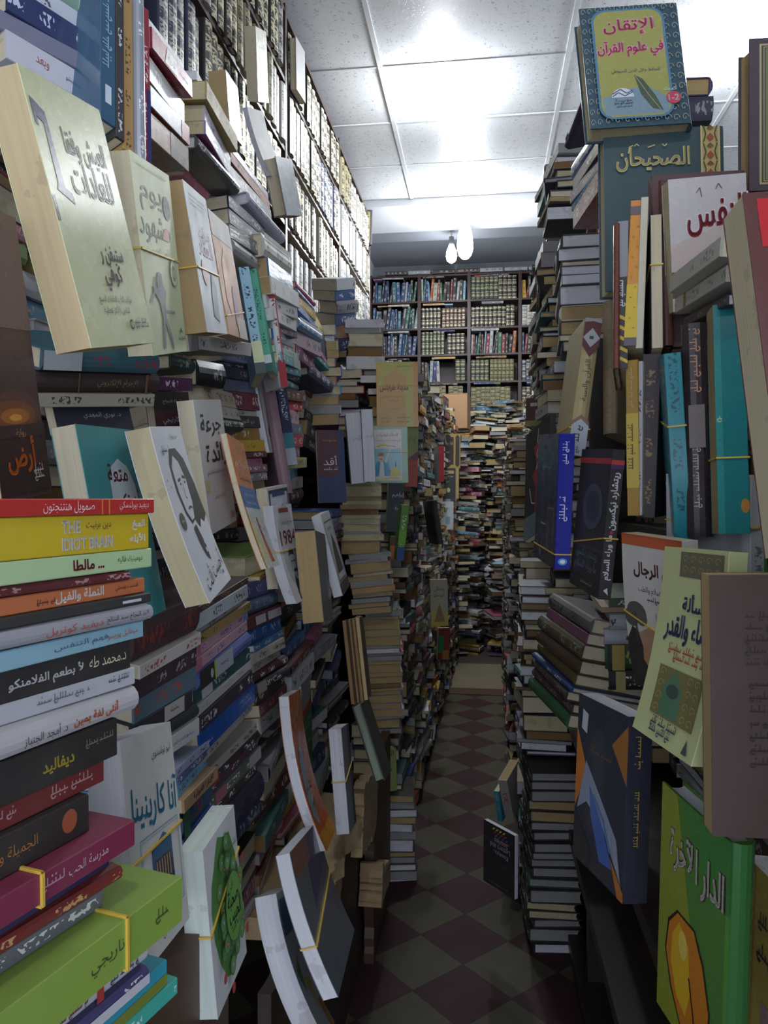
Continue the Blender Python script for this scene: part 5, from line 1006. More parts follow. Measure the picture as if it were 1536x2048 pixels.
face_book('sahih', .05, '2c4a50', 'large dark green hardback with gold calligraphy and an ornate gold band', name='hardback_book', hard=True, page='y', art=[('r', .80, 0, .95, 1, 'cdb56a')] + KORD + [('r', .795, 0, .808, 1, 'dccb8c'), ('r', .94, 0, .953, 1, 'dccb8c'), T_('الصحيحان', .40, .80, .045, GOLD, w=.60, b=.0016),
    ('l', [(.25,.885),(.27,.90),(.29,.885)], .0018, GOLD), ('l', [(.36,.875),(.42,.89)], .0018, GOLD), ('l', [(.48,.895),(.50,.88),(.52,.895)], .0018, GOLD), ('l', [(.20,.84),(.21,.88),(.24,.89)], .0018, GOLD)])
face_book('qurtop', .05, '40303c', 'purple-brown hardback with a gold bordered panel at the far right top', name='hardback_book', hard=True, page='t', art=[('o', .10, .04, .95, .96, .02, 'b9a86a'), ('o', .14, .06, .91, .94, .008, 'b9a86a'), ('r', .16, .07, .89, .93, '6f7a4a')] + damask(.16, .07, .89, .93, 5, 7, 'b9ae74'))
c, u, v, n, W, H = fr('two')
book('paperback_book', basis(-n, v, u, c - n * .085), .17, H, W, '5a3430', 'near thick paperback with beige page edges and a red number badge, nearest at right', page='c4b896', m=M_GLOSS, fx=0, art=[('r', .05, .84, .4, .98, 'b3262c'), T_('2', .14, .91, .022, 'e6e2e0', b=.002)] + [('e', .1 + .17 * (k % 5) + .04 * (k % 3), .06 + .05 * k, .06, .03, ['8a4a3a', 'a36a55', '6a3a4a', '5a2a26'][k % 4]) for k in range(15)])
face_book('maroon', .02, '5a3c3e', 'wide maroon board hardback behind the white calligraphy book', name='hardback_book', hard=True, page='c')
face_book('nafs', .03, 'cdc6c4', 'white book with large dark red calligraphy near the right top', m=M_GLOSS, page='y', art=[('r', 0, .1, .5, .3, '6f5450'), ('p', [(0,.5),(1,.7),(1,.3),(0,.3)], 'c9b9b0'), T_('النفس', .60, .70, .060, 'e6e2e0', w=.78, b=.0035), T_('النفس', .60, .70, .060, '8a2c38', w=.76, b=.002), T_('ت', .62, .42, .02, '5a3038', w=.2, b=.001), ('l', [(.35,.88),(.40,.92),(.42,.85)], .0016, '77696a'), ('l', [(.6,.9),(.64,.94),(.68,.9)], .0016, '77696a'), ('l', [(.4,.0),(.48,.45)], .010, 'dcd8d6')])
spine_book('rf1', .17, '6a3528', 'thin glossy brown hardback spine, leftmost of the upright row beside the dark green hardback', hard=True, m=M_GLOSS, fx=0)
spine_book('rf2', .17, '8f9296', 'grey spine with black and yellow hazard stripes at its foot', fx=0, sart=[('r', 0, 0, .62, 1, '26241f'), ('q', .42, .5, .60, .010, 'cfcfcf')] + [('p', [(.03 + .07 * k, 0), (.07 + .07 * k, 1), (.095 + .07 * k, 1), (.055 + .07 * k, 0)], 'd2b42c') for k in range(5)])
spine_book('rf3', .17, 'd59a2c', 'orange and yellow spine with dotted ornaments in the right upright row', fx=0, m=M_GLOSS, sart=[('r', 0, 0, .055, 1, '5f5560'), ('r', .055, 0, .42, 1, 'd9b92c'), ('r', .9, 0, .96, 1, '6a5a60'), ('r', .96, 0, 1, 1, 'd9833c')] + [('e', .12 + .07 * k, .3 + .35 * (k % 2), .006, .08, 'b5792c') for k in range(11)], spine='d5902f')
spine_book('rf4', .17, 'cfc8ae', 'cream paper spine right of the orange and yellow spine', fx=0)
c, u, v, n, W, H = fr('rf5')
book('paperback_book', basis(-n, v, u, c - n * .08), .16, H, W, '1f1f20', 'paperback with white and cream page edges between orange spine and brown spine', page='c', bands=[(.62,)])
spine_book('rf6', .19, '5a3833', 'wide glossy dark brown spine in the right upright row', hard=True, m=M_GLOSS, fx=0)
for nm, cc, lab, k in (('rh1', 'b3b3a2', 'grey-white paperback lying on the tops of the teal row, upper one', {}), ('rh2', 'b5b0a2', 'grey-white paperback with brown stripe lying under the upper grey one', dict(sart=[('r', .20, 0, .25, 1, '8a6a3a')])), ('rh3', '3a2f36', 'dark paperback with worn white edge lying under the two grey-white ones', dict(page='w'))):
    stack(nm, 'the lying trio', [S(1, cc, label=lab, ink='77776c', **k)], depth=.13, seed=len(nm) + ord(nm[-1]), hard=False, jn=0, jy=0)
spine_book('rj1', .17, 'a37c22', 'mustard spine with a yellow band, leftmost of the lower right row', fx=0, sart=[('r', .18, 0, .66, 1, 'c2a838'), ('q', .3, .5, .6, .010, '4a3a10'), ('q', .7, .5, .95, .007, 'b5a37a')])
spine_book('rj2', .16, 'b0aeaa', 'thin white paperback spine between mustard and dark brown spines')
spine_book('rj3', .17, '33262a', 'dark brown paperback with grey-white foot on its cover', ink='a58a5a', art=[('r', 0, 0, 1, .42, '9a9994'), ('r', 0, .42, 1, .44, '55474a')], fx=.6, hard=False)
spine_book('rj4', .17, '18848f', 'tapering teal spine held by a yellow rubber band, left of two teal books', fx=.8, ink='0d3a40', m=M_GLOSS, bands=[(.62,)], hard=False)
spine_book('rj5', .19, '2f2629', 'wide dark brown spine with orange lettering between the teal books', hard=True, m=M_GLOSS, fx=0, sart=[('q', .68, .45, .97, .012, 'a8682c'), ('q', .14, .5, .42, .009, '9a8f90'), ('r', .42, .2, .62, .8, '4a3826')])
c, u, v, n, W, H = fr('rj6')
face_book('rj6', .04, '177a7c', 'thick teal book with a yellow rubber band and an orange dot', m=M_GLOSS, bands=[(.33,)], art=[('r', 0, 0, .22, 1, '2f8f8a'), ('p', arc(.86, .12, .14, .032, 20), 'b5803a'), ('q', .05, .5, .2, .01, 'b9c49a')], page='t')
spine_book('rj7', .15, 'c2c5c5', 'white spine with a green edge below the near thick paperback', sart=[('r', 0, 0, 1, .18, '2f8f3c')], bands=[(.5,)], ink='6a6c70')
spine_book('blue', .17, '171f74', 'royal blue book with a dark painted cover held by a yellow rubber band', name='hardback_book', hard=False, m=M_GLOSS, fx=0, bands=[(.11,)], spine='1a2390', sart=[('q', .78, .5, .94, .010, 'c9cce6'), ('q', .36, .5, .54, .013, 'c9cce6'), ('e', .055, .5, .026, .30, '4fa0c5'), ('e', .055, .5, .015, .17, 'e0e6ec')], art=[('r', 0, 0, 1, 1, '2c3350'), ('r', .0, .75, 1, 1, '3d4d5c'), ('r', .35, .0, .40, .8, '55584f'), ('r', .60, .12, .9, .45, '3a3c48'), ('l', [(.62,.12),(.62,.44),(.9,.44),(.9,.12)], .003, '8a8672'), ('l', [(.3,.30),(.55,.30)], .003, 'a9a692'), ('q', .3, .74, .7, .012, '9aa5b0'), ('r', 0, 0, 1, .12, '332e3e'), ('e', .3, .07, .06, .03, '5a7a8a')])
spine_book('nixon', .16, '1b1a1c', 'black paperback with white spine title and a red stripe held by a rubber band', fx=0, bands=[(.36, .1)], sart=[('r', .90, 0, .93, 1, 'b3302c'), ('r', .87, 0, .90, 1, '3a2052'), T_('ريتشارد نيكسون', .655, .5, .014, 'dcdcdc', w=.38, b=.0008), ('e', .45, .5, .012, .12, 'b3302c'), T_('ما وراء السلام', .28, .5, .014, 'dcdcdc', w=.30, b=.0008), ('p', [(.03,.3),(.06,.7),(.08,.4)], 'c9c9c9')], art=[('r', 0, .90, 1, .94, 'a82f2c'), ('e', .55, .6, .32, .16, '3c4450'), ('e', .55, .6, .22, .11, '262a33'), T_('ريتشارد نيكسون', .5, .26, .016, '4f8f86', w=.7), T_('ما وراء السلام', .5, .17, .02, '77797c', w=.75), ('q', .4, .06, .8, .006, '9a9a9a'), ('r', 0, .30, 1, .32, '3a3436')])
spine_book('diamond', .18, 'b3a372', 'leaning cream spine with a maroon diamond top in the right heap', fx=0, hard=True, bands=[(.2,)], sart=[('p', [(1,0),(1,1),(.9,1),(.82,.5),(.9,0)], '9a9a9a'), ('p', [(.97,.0),(.98,.5),(.97,1),(.80,1),(.72,.5),(.80,0)], '57232a'), ('p', [(.93,.5),(.86,1),(.79,.5),(.86,0)], 'aaacae'), ('r', .85, .38, .872, .62, '3a3a40'), T_('القرآن والسنة', .55, .5, .016, '2c261c', w=.30), ('p', [(0,0),(.22,0),(.27,.5),(.22,1),(0,1)], 'b9c0c9'), ('p', [(.22,0),(.27,.5),(.22,1),(.25,1),(.30,.5),(.25,0)], '8a6a58'), ('q', .10, .5, .22, .014, '26262a'), ('q', .02, .5, .09, .010, '55555a')], page='c')
spine_book('torn', .18, 'b09d7c', 'tall torn tan spine of bare old paper in the right heap', fx=.25, ink='6a5a48', hard=True)
face_book('redstar', .015, '1d1a1c', 'black cover with a red star shape and white zigzag lines hanging off the right heap', art=[('p', [(.35,.8),(.62,.86),(.95,.80),(.80,.55),(.98,.35),(.62,.34),(.40,.15),(.45,.42),(.30,.55),(.5,.62)], '8a1f24'), ('l', [(.55,.95),(.50,.85),(.56,.80),(.48,.72),(.54,.66),(.46,.58)], .002, 'd9d4d4'), ('l', [(.2,.45),(.3,.3),(.42,.28)], .002, 'd9d4d4'), ('r', 0, 0, 1, .2, '5a6a6c')])
spine_book('brownst', .15, '5a3630', 'brown spine with a small white sticker and olive foot in the right heap', fx=0, hard=True, sart=[('r', .70, .3, .82, .7, 'c9c9c6'), ('r', 0, 0, .2, 1, '8a8a4a')])
spine_book('greenst', .15, '17382c', 'dark green hardback end in the right heap below a grey spine', fx=0, hard=True)
face_book('men', .024, 'd0ccc2', 'white paperback with orange top band and two silhouetted profiles at sunset', page='y', bend=(-.02, 2.2), bands=[(.42, -.14)], m=M_MATTE, art=[('r', 0, .93, 1, 1, 'c25a2c'), ('r', 0, .985, 1, 1, 'b34f28'), T_('عقم الرجال', .58, .77, .026, '4a2326', w=.74, b=.0014), T_('بين الإسلام والطب', .55, .655, .013, '33282a', w=.55), ('q', .42, .60, .85, .009, '44383a'),
    ('p', [(0,.30),(.4,.42),(1,.36),(1,0),(0,0)], 'b58a68'), ('p', [(.0,.0),(.0,.30),(.12,.40),(.22,.38),(.28,.28),(.26,.20),(.36,.14),(.44,.0)], '221e1c'), ('p', [(.60,.0),(.66,.2),(.60,.30),(.66,.40),(.80,.44),(1,.40),(1,.0)], '2a2220'), ('e', .22, .50, .17, .07, '55524c'), ('e', .12, .46, .12, .06, '4f4c47'), ('e', .30, .47, .10, .05, '5a5750'), ('l', [(.2,.3),(.2,.5)], .005, '3a3632'), ('q', .5, .10, .9, .009, 'c9c5bf'), ('q', .55, .06, .88, .007, 'c9c5bf'), ('l', [(.55,.4),(.62,.52)], .0012, '77706a'), ('l', [(.58,.46),(.56,.53)], .0012, '77706a')])
face_book('qadar', .022, 'c9cf92', 'pale yellow-green paperback with navy title and an ornate framed mihrab picture', page='y', bend=(.03, 2.0), m=M_MATTE, art=[('r', .30, .85, .95, .98, '6f6a52')] + damask(.32, .86, .93, .97, 5, 2, 'a89a5a') + [T_('مسألة', .62, .72, .020, '33355f', w=.42, b=.0014), T_('القضاء والقدر', .60, .575, .034, '33355f', w=.85, b=.0016), ('q', .3, .47, .85, .011, 'b5512c'), ('q', .4, .43, .85, .010, 'b5512c'), ('r', .22, .13, .90, .38, '77733f'), ('p', [(.35,.14),(.35,.28),(.5,.37),(.65,.28),(.65,.14)], '4a7a58'), ('e', .5, .27, .10, .035, '2f4a44')] + damask(.22, .13, .36, .38, 1, 4, 'b5a35a') + damask(.68, .13, .90, .38, 2, 4, 'b5a35a') + [('q', .3, .09, .7, .011, '2f2f50'), ('q', .3, .05, .65, .010, '2f2f50'), ('p', [(.85,.03),(.89,.10),(.93,.03)], '3a4a4a')])
face_book('brownb', .03, '48312a', 'plain brown back cover with faint lines of text at the right edge', page='t', m=M_MATTE, art=[('q', .20, .84 - .045 * k, .80,   .008, '1f1512') for k in range(5)] + [('q', .22, .58 - .05 * k, .80,   .008, '1f1512') for k in range(7)])
face_book('paint', .035, '2f3440', 'plastic-wrapped book with blue and orange brush painting on its cover', page='w', m=M_PLAST, art=[('p', [(0,.30),(.25,.55),(0,.80)], 'c97a2c'), ('p', [(.72,.80),(1,.95),(1,.62)], 'a06a30'), ('p', [(.22,.62),(.50,.48),(.85,.30),(.95,.08),(.60,.30),(.25,.38),(.05,.30)], '8f9aab'), ('p', [(.3,.50),(.6,.30),(.80,.12),(.55,.10),(.35,.32)], '4466aa'), ('p', [(.0,.0),(.0,.30),(.4,.10),(.3,.0)], '2a2c33'), ('p', [(.75,.18),(1,.05),(1,.0),(.9,.0)], 'b5702c'), ('p', [(.10,.80),(.22,.78),(.24,.90),(.12,.92)], 'c2c5c9'), ('q', .3, .70, .8, .014, '6a5a44'), ('l', [(.4,.45),(.6,.35),(.75,.2)], .006, '5f7aa8')], sart=[('q', .72, .5, .92, .010, 'a58a3a'), ('q', .3, .5, .6, .008, 'a58a3a')], spine='1c2233', back='3f352c')
face_book('akhira', .027, '4f8035', 'green children\'s hardback with white calligraphy and a large orange leaf', name='hardback_book', hard=True, page='w', m=M_GLOSS, spine='2f6b2f', art=[('p', [(0,.0),(0,1),(.25,1),(.5,.5),(.4,0)], '86912f'), ('p', [(.3,1),(1,1),(1,.72),(.7,.7)], '3f7f3a'),
    T_('الدار الآخرة', .54, .76, .050, '4a2a28', w=.78, b=.003), T_('الدار الآخرة', .54, .76, .050, 'c9c2b5', w=.76, b=.0012),
    ('p', [(.30,.52),(.16,.44),(.12,.30),(.22,.16),(.40,.04),(.62,.02),(.78,.10),(.80,.26),(.70,.42),(.56,.52)], '26201a'), ('p', [(.31,.51),(.18,.43),(.14,.30),(.24,.17),(.41,.05),(.61,.03),(.76,.11),(.78,.26),(.68,.41),(.55,.51)], 'c5781f'), ('p', [(.34,.48),(.24,.40),(.22,.28),(.32,.16),(.46,.12),(.52,.24),(.48,.42)], 'd6ab24'), ('e', .40, .40, .06, .06, 'd9c25a'), ('l', [(.62,.03),(.58,.16),(.50,.30)], .003, '26201a')])
face_book('oran', .03, 'b5a24a', 'yellow and orange children\'s book at the bottom right corner', m=M_GLOSS, page='w', art=[('r', 0, 0, .22, 1, 'b5702c'), ('q', .3, .75, .9, .02, '2f3058'), ('q', .3, .6, .9, .02, '2f3058'), ('r', .4, .05, .9, .4, 'a58a8a')])
c, u, v, n, W, H = fr('essays')
ST = []
for i, hx in enumerate(('c9c23a', 'b5302f', '3a50a8', 'b5562c')):
    for j in range(4): ST.append(('p', [(.30 + .11 * j + .04 * i, .30 - .05 * i), (.36 + .11 * j + .04 * i, .31 - .05 * i), (.40 + .11 * j + .04 * i, .345 - .05 * i), (.34 + .11 * j + .04 * i, .335 - .05 * i)], hx))
ST = [('p', [(1 - x, 1 - y) for x, y in it[1]], it[2]) for it in ST]
book('paperback_book', basis(-u, -v, n, c - n * .008), W, H, .016, '0f1018', 'black paperback of collected essays hanging upside down low on the right', page='w', m=M_MATTE, art=[T_('Essays,', .42, .70 - .28, .017, 'a9abb0', w=.45), T_('Letters and', .45, .49 - .16, .017, 'a9abb0', w=.62), T_('Stories', .42, .24, .017, 'a9abb0', w=.42), T_('ESSAYS', .45, .60, .010, '6a3038', w=.4), ('q', .2, .93, .8, .006, '77777c')] + [('p', [(x, y - .62 + .0) for x, y in it[1]], it[2]) for it in ST])
spine_book('turq', .14, '2fa0b8', 'turquoise booklet standing low on the right beside the hanging black paperback', fx=.4)
spine_book('whit3', .15, 'b5aca4', 'white booklet with red print standing low on the right above the hanging one', ink='a03a34', page='t')

# ------------------------------------------------------------------ right side: stacks
stack('RC', 'the leaning pile left of the dark green hardback', [S(.28, '35559a', hard=True, m=M_PLAST), S(.18, '3a2a55', m=M_PLAST), S(.16, '8f84a8', m=M_PLAST), S(.10, '5f9ab5'), S(.28, '8a2030', m=M_GLOSS)], seed=40, jy=3, hard=False)
stack('RC0', 'the very top left of the right heap', [S(1, '2c2440', fx=0, sart=[('r', .08, .2, .2, .8, '55506a')])], seed=41, hard=True, jy=0)
stack('RC2', 'the pair behind the leaning pile at right', [S(.4, '6a6f6c'), S(.6, '8a2630')], seed=42, jy=4)
stack('RA', 'the page-end column beside the dark green hardback', [S(30, '1b1b1e', hard=True, page='w'), S(30, '16181f', hard=True, page='w', sart=[('r', .1, .3, .4, .7, '3a3c44')]), S(14, '23262a', hard=True, page='c'), S(22, '2a2a2c', hard=True, page='w', out=.01), S(20, '8d9090', page='w', out=.015), S(44, '2a2d2f', hard=True, page='w', out=.015), S(34, 'c4c0b0', hard=True, page='t', out=.0), S(32, '1c1c1e', hard=True, page='t'), S(12, '77787a'), S(24, '222226', hard=True, page='c')], face='headl', depth=.17, seed=43, jy=3, hard=False)
stack('RY', 'the row of hardback ends behind the black paperback', [S(.12, '33306f', hard=True, page='w'), S(.12, '2f3378', hard=True, page='w'), S(.14, 'c9c4b5', hard=True, page='c'), S(.16, '55564f', page='w'), S(.10, '2a4a34', hard=True, page='w'), S(.12, '4a2026', hard=True, page='w'), S(.12, '1e1e20', hard=True, page='w'), S(.18, '151517', hard=True, page='w'), S(.10, '1c1c1e', page='w'), S(.24, '141416', hard=True, page='w'), S(.2, '5fa0b5', hard=True, page='w'), S(.16, '9a6f3a', hard=True, page='c'), S(.20, '77797a', hard=True, page='w')], face='headl', depth=.17, seed=44, jy=6)
stack('RW', 'the leather-bound pile at right', [S(.15, '68625f', ink='1f1f20', hard=True, fx=.9), S(.10, '7a4a58', ink='8a5a8a'), S(.15, '4a4426', hard=True, fx=.25), S(.14, '4a3320', hard=True, fx=.3, ink='8a3a2a'), S(.12, '554a20', hard=True, fx=.3, ink='8a3a2a'), S(.06, '1f3f7a', hard=True), S(.10, '35291f', hard=True, fx=.2), S(.10, '3a2420', hard=True, fx=.2), S(.14, '1f5a30', hard=True, fx=.25, ink='7a4a2a')], seed=45, jn=.008, jy=3, depth=.17)
stack('RX', 'the white and green pile at right', [S(.10, '3f5a3c', page='c'), S(.06, 'a9886a', page='y'), S(.17, 'b5b7b9', hard=True, page='c', out=.01), S(.17, 'b9bcc2', page='w', hard=True, out=.0), S(.28, '1a4a2c', hard=True, page='t', ink='b5a04a', out=.0, sart=[('r', .02, 0, .045, 1, '14181a'), ('r', .06, 0, .17, 1, 'b39a4a')]), S(.22, '16181a', hard=True, page='t', sart=[('r', .06, 0, .15, 1, 'b5a86a')])], seed=46, jn=.005, jy=2, depth=.17)
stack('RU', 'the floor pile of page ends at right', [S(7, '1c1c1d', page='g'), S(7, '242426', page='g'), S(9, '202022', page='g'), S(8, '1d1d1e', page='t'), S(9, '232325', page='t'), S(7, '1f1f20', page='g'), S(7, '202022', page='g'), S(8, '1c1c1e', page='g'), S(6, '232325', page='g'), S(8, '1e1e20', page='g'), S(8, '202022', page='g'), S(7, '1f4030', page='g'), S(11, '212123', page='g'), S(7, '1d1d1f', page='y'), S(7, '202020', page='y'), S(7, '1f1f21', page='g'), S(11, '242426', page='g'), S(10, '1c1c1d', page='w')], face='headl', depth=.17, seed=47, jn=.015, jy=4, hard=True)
stack('RI', 'the pair lying behind the olive-panelled hardback', [S(.42, '3a2450', page='t', hard=True), S(.58, '23243c', hard=True, face='spine', fx=.3)], face='head', depth=.15, seed=48, jy=2, jn=.004)
# ------------------------------------------------------------------ gilt volumes in the bookcases
face_book('tiltg', .045, '8f9699', 'large grey hardback sliding out tilted below the gilt volumes', name='hardback_book', hard=True, page='c', m=M_GLOSS)
face_book('white2', .016, 'c9c9c4', 'white booklet with bent pages hanging below the first gilt shelf', page='w', bend=(.03, 2))
face_book('cream2', .04, 'cfcab8', 'cream book standing before the gilt volumes in the first bay', page='c', m=M_GLOSS, art=[('q', .3, .75, .8, .010, '9a958a'), ('q', .3, .68, .7, .008, '9a958a')])
face_book('skyb', .045, 'b5cbd9', 'sky blue paperback with red lettering standing on the page-edge pile', page='t', m=M_GLOSS, art=[('q', .3, .72, .8, .012, 'b5404a'), ('q', .25, .62, .8, .012, 'b5404a'), ('r', 0, 0, 1, .4, '9aa3ad')])
face_book('grayc', .03, '9b9c9d', 'grey hardback standing before the gilt volumes of the second bay', name='hardback_book', hard=True, page='c')
face_book('gold3', .05, '26262a', 'black hardback with gold arabesque at the far end of the left bookcase', name='hardback_book', hard=True, art=[('r', .05, .06, .75, .94, 'a3985a')] + damask(.05, .06, .75, .94, 2, 8, '2a2a26') + [('e', .4, .5, .28, .11, '26302f')])
stack('shelfend', 'the top of the page-end heap at right', [S(1, '6a4a3a', hard=True, page='c')], face='headl', depth=.17, seed=60, jy=0)

_VP = {}
def volume_mesh(W, H, T, cov, ink, page='c', gilt=None):
    k = (W, H, round(T, 3), cov, ink, gilt)
    if k in _VP: return _VP[k]
    bm = cover_mesh(W, H, T, True, lin(cov), lin(ink), 1.0, seed=len(_VP) * 7 + 1)
    pm = page_mesh(W, H, T, True, lin(PG[page]), 3)
    for f, c, kk, x, u, m in zip(pm.f, pm.c, pm.k, pm.x, pm.uv, pm.m): bm.face([pm.v[i] for i in f], c, kk, x, u, 1)
    _VP[k] = bm.mesh('bound_volume', [gilt or M_GILT, M_PAGE]); return _VP[k]
SETS = [('1b1b1e', 'c4bc9c', 'black'), ('a8a594', '3a3526', 'pale gold'), ('b9b8b2', '5a5440', 'cream white'), ('1f2a4a', 'b5b3a5', 'navy'), ('9a9268', '24231a', 'old gold'), ('9a9b9c', '33322c', 'silver grey'), ('22382a', 'b5ad8a', 'dark green'), ('4a2224', 'c9c1a0', 'dark red'), ('b3b0a0', '2c2820', 'ivory')]
NV = [0]
def volumes(rn, start, dirv, n, up, z, length, H, T, W, where, shelfname, limit, pref=None, gm=None):
    """fill one shelf with sets of alike volumes; each set has its own look, so its members share a label and a group"""
    t = 0.0; k = 0
    while t < length - T * 1.5:
        cnt = rn.randint(4, 9); cov, ink, nm = SETS[rn.choice(pref) if pref else rn.randrange(len(SETS))]
        hh = H * rn.uniform(.86, 1.0); tt = T * rn.uniform(.85, 1.1); k += 1
        w_ = W * rn.uniform(.95, 1.05)
        lab = f"{nm} gilt volume, {ORD[k-1].replace('topmost', 'first')} set, {shelfname}, {where}"
        grp = f"volume set {k} on {shelfname} of {where}"
        me = volume_mesh(round(w_, 3), round(hh, 3), tt, cov, ink, gilt=gm)
        for i in range(cnt):
            if t + tt > length: break
            c = start + dirv * (t + tt / 2) + Vector((0, 0, hh / 2 + .001)) + n * (-w_ / 2 + rn.uniform(-.012, .004))
            M = basis(n, up, n.cross(up), c)
            t += tt * 1.03
            if NV[0] >= 300 or not limit:
                FAR.add(M, w_, hh, tt, cov, 'c', True, gilt=ink); continue
            NV[0] += 1
            o = bpy.data.objects.new('bound_volume', me); COL.objects.link(o); o.matrix_world = M
            tag(o, lab, 'volume', grp)
        t += rn.choice([0.0, 0.01, 0.03])

class Far:
    """the remaining books of the heaps, as one mass"""
    def __init__(s): s.bm = MB()
    def add(s, M, W, H, T, cov, page, hard, gilt=None, ink=None, fx=.9):
        # leave out a book that would stand inside one already placed
        c0 = M.translation; pts = [M @ Vector((W * i / 4, H * j / 6, T * k / 2)) for i in (-1.9, -1, 0, 1, 1.9) for j in (-2.9, -2, -1, 0, 1, 2, 2.9) for k in (-.9, 0, .9)]; inv = M.inverted()
        for iv, a, b_, d, c1, M1 in SOLID:
            if (c1 - c0).length_squared > .16: continue
            for p in pts:
                q = iv @ p
                if abs(q.x) < a and abs(q.y) < b_ and abs(q.z) < d: return
            for i in (-1, 0, 1):
                for j in (-1, 0, 1):
                    for k in (-1, 0, 1):
                        q = inv @ (M1 @ Vector((a * i, b_ * j, d * k)))
                        if abs(q.x) < W / 2 - .003 and abs(q.y) < H / 2 - .003 and abs(q.z) < T / 2 - .002: return
        col = lin(hexof(cov)); pc = lin(PG[page]); c = 0.0028 if hard else 0.0012; o = 0.004 if hard else 0.0006
        ik = lin(gilt or ink or ('c9c4b8' if sum(col[:3]) < .9 else '222226')); off = random.uniform(0, 90)
        bm = s.bm; m = 2 if gilt else 0
        def F(pts, cc, uv=None, f=0.0, mm=0): bm.face([M @ Vector(p) for p in pts], cc, ik, f, uv, mm)
        w, h, t = W / 2, H / 2, T / 2
        for z0, z1 in ((t - c, t), (-t, -t + c)):
            F([(-w,-h,z1),(w,-h,z1),(w,h,z1),(-w,h,z1)], col); F([(-w,h,z0),(w,h,z0),(w,-h,z0),(-w,-h,z0)], col)
            F([(-w,-h,z0),(w,-h,z0),(w,-h,z1),(-w,-h,z1)], col); F([(w,h,z0),(-w,h,z0),(-w,h,z1),(w,h,z1)], col); F([(-w,h,z0),(-w,-h,z0),(-w,-h,z1),(-w,h,z1)], col)
        b_ = min(.004, T * .15) if hard else 0
        zs = [(-t, 0.0), (-t * .5, b_), (t * .5, b_), (t, 0.0)]
        for (za, xa), (zb, xb) in zip(zs, zs[1:]):
            va, vb = za / T + .5, zb / T + .5
            F([(w+xa,-h,za),(w+xa,h,za),(w+xb,h,zb),(w+xb,-h,zb)], col, [(off-h,va),(off+h,va),(off+h,vb),(off-h,vb)], fx if not gilt else 1.0, m)
        for sy in (-1, 1):
            q4 = [(w - c, sy*h, -t + c), (w - c, sy*h, t - c), (w, sy*h, t - c), (w, sy*h, -t + c)]
            F(q4 if sy > 0 else q4[::-1], col)
            y = sy * (h - o); z = t - c; x0 = -w + o; x1 = w - c
            p = [(x0,y,-z),(x1,y,-z),(x1,y,z),(x0,y,z)]; uu = [(off+x0,-z),(off+x1,-z),(off+x1,z),(off+x0,z)]
            F(p if sy < 0 else p[::-1], pc, uu if sy < 0 else uu[::-1], 0, 1)
        F([(x0,h,-z),(x0,-h,-z),(x0,-h,z),(x0,h,z)], pc, [(off+h,-z),(off-h,-z),(off-h,z),(off+h,z)], 0, 1)
FAR = Far()
PAL = ['1c1c1f'] * 4 + ['26262b', '2c3140', '3a3b40', '1d2748', '22356a', '2b5a9a', '3f6f8f', '5b8fae', '86b0c5', '3d2326', '5a1f28', '8a2630', 'b3342c', '6b4630', '8d6a4a', 'b08d5a', 'b98a2f', 'd0a83a',
       'c9c4b5', 'd3d4d4', 'c4c8cc', 'b3b6b8', '8f9296', '77797c', '1b3b2c', '2f6f48', '6f8a3f', '3a6f70', '4a2a5e', '7a5a8a', 'a3506f', 'c98a9a', 'c9682c', '55606c', '9aa5b0', 'bfb9a8', '4a4038']
PGS = 'ttycywwgcgb'
rng = random.Random(99)
def pile(Xf, Y, z0, z1, side, rn, yaw=5.0, jx=.018, pal=PAL, lean=0.0, tmin=.010, tmax=.042, endp=.0, w0=.13, w1=.18):
    """one column of lying books at the edge of a heap; side +1 faces +x, -1 faces -x, 0 faces the viewer"""
    z = z0; Xf0 = Xf
    while z < z1:
        T = rn.uniform(tmin, tmax) * (1 if rn.random() < .85 else 1.4); hard = rn.random() < .45
        H = rn.uniform(.19, .25); W = rn.uniform(w0, w1); tr = rn.random() < endp; a = radians(rn.uniform(-yaw, yaw)) + (radians(90) if tr else 0); Xf = Xf0 - side * H / 2 if tr else Xf0
        n = Vector((side, 0, 0)) if side else Vector((0, -1, 0))
        n = Vector((n.x * cos(a) - n.y * sin(a), n.x * sin(a) + n.y * cos(a), 0)); tl = radians(rn.uniform(-2, 2) + lean)
        v = Vector((0, 0, 1)); u = v.cross(n)
        v2 = v * cos(tl) + u * sin(tl); u2 = u * cos(tl) - v * sin(tl)
        x = n if rn.random() < .72 else -n
        y = v2.cross(x)
        c = Vector((Xf, Y, z + T / 2)) + n * (rn.uniform(-jx, jx) - W / 2) + u * rn.uniform(-.012, .012)
        FAR.add(basis(x, y, v2, c), W, H, T * .97, rn.choice(pal), rn.choice(PGS), hard)
        z += T
def lerp(a, b, t): return a + (b - a) * t

rv = random.Random(5)
LP = [1, 2, 0, 5, 8, 0, 0, 4, 3, 0, 5]
bays = [(2.0, 3.39, 'the first bay'), (3.43, 4.69, 'the second bay'), (4.73, 5.95, 'the third bay')]
for si, (z, nm, hh) in enumerate([(3.365, 'top shelf', .265), (3.05, 'second shelf', .265), (2.715, 'third shelf', .28)]):
    for y0, y1, bn in bays:
        volumes(rv, Vector((LCX + .01, y0 + .02, z)), Vector((0, 1, 0)), Vector((1, 0, 0)), Vector((0, 0, 1)), z, y1 - y0 - .03, hh, .066, .19, bn + ' of left bookcase', nm, True, LP)
for y0, y1, bn in bays[1:]: volumes(rv, Vector((LCX + .01, y0 + .02, 2.36)), Vector((0, 1, 0)), Vector((1, 0, 0)), Vector((0, 0, 1)), 2.36, y1 - y0 - .03, .29, .06, .19, bn, 'low shelf', False, LP)
rb = random.Random(8)
names = ['top shelf', 'second shelf', 'third shelf', 'fourth shelf', 'fifth shelf']
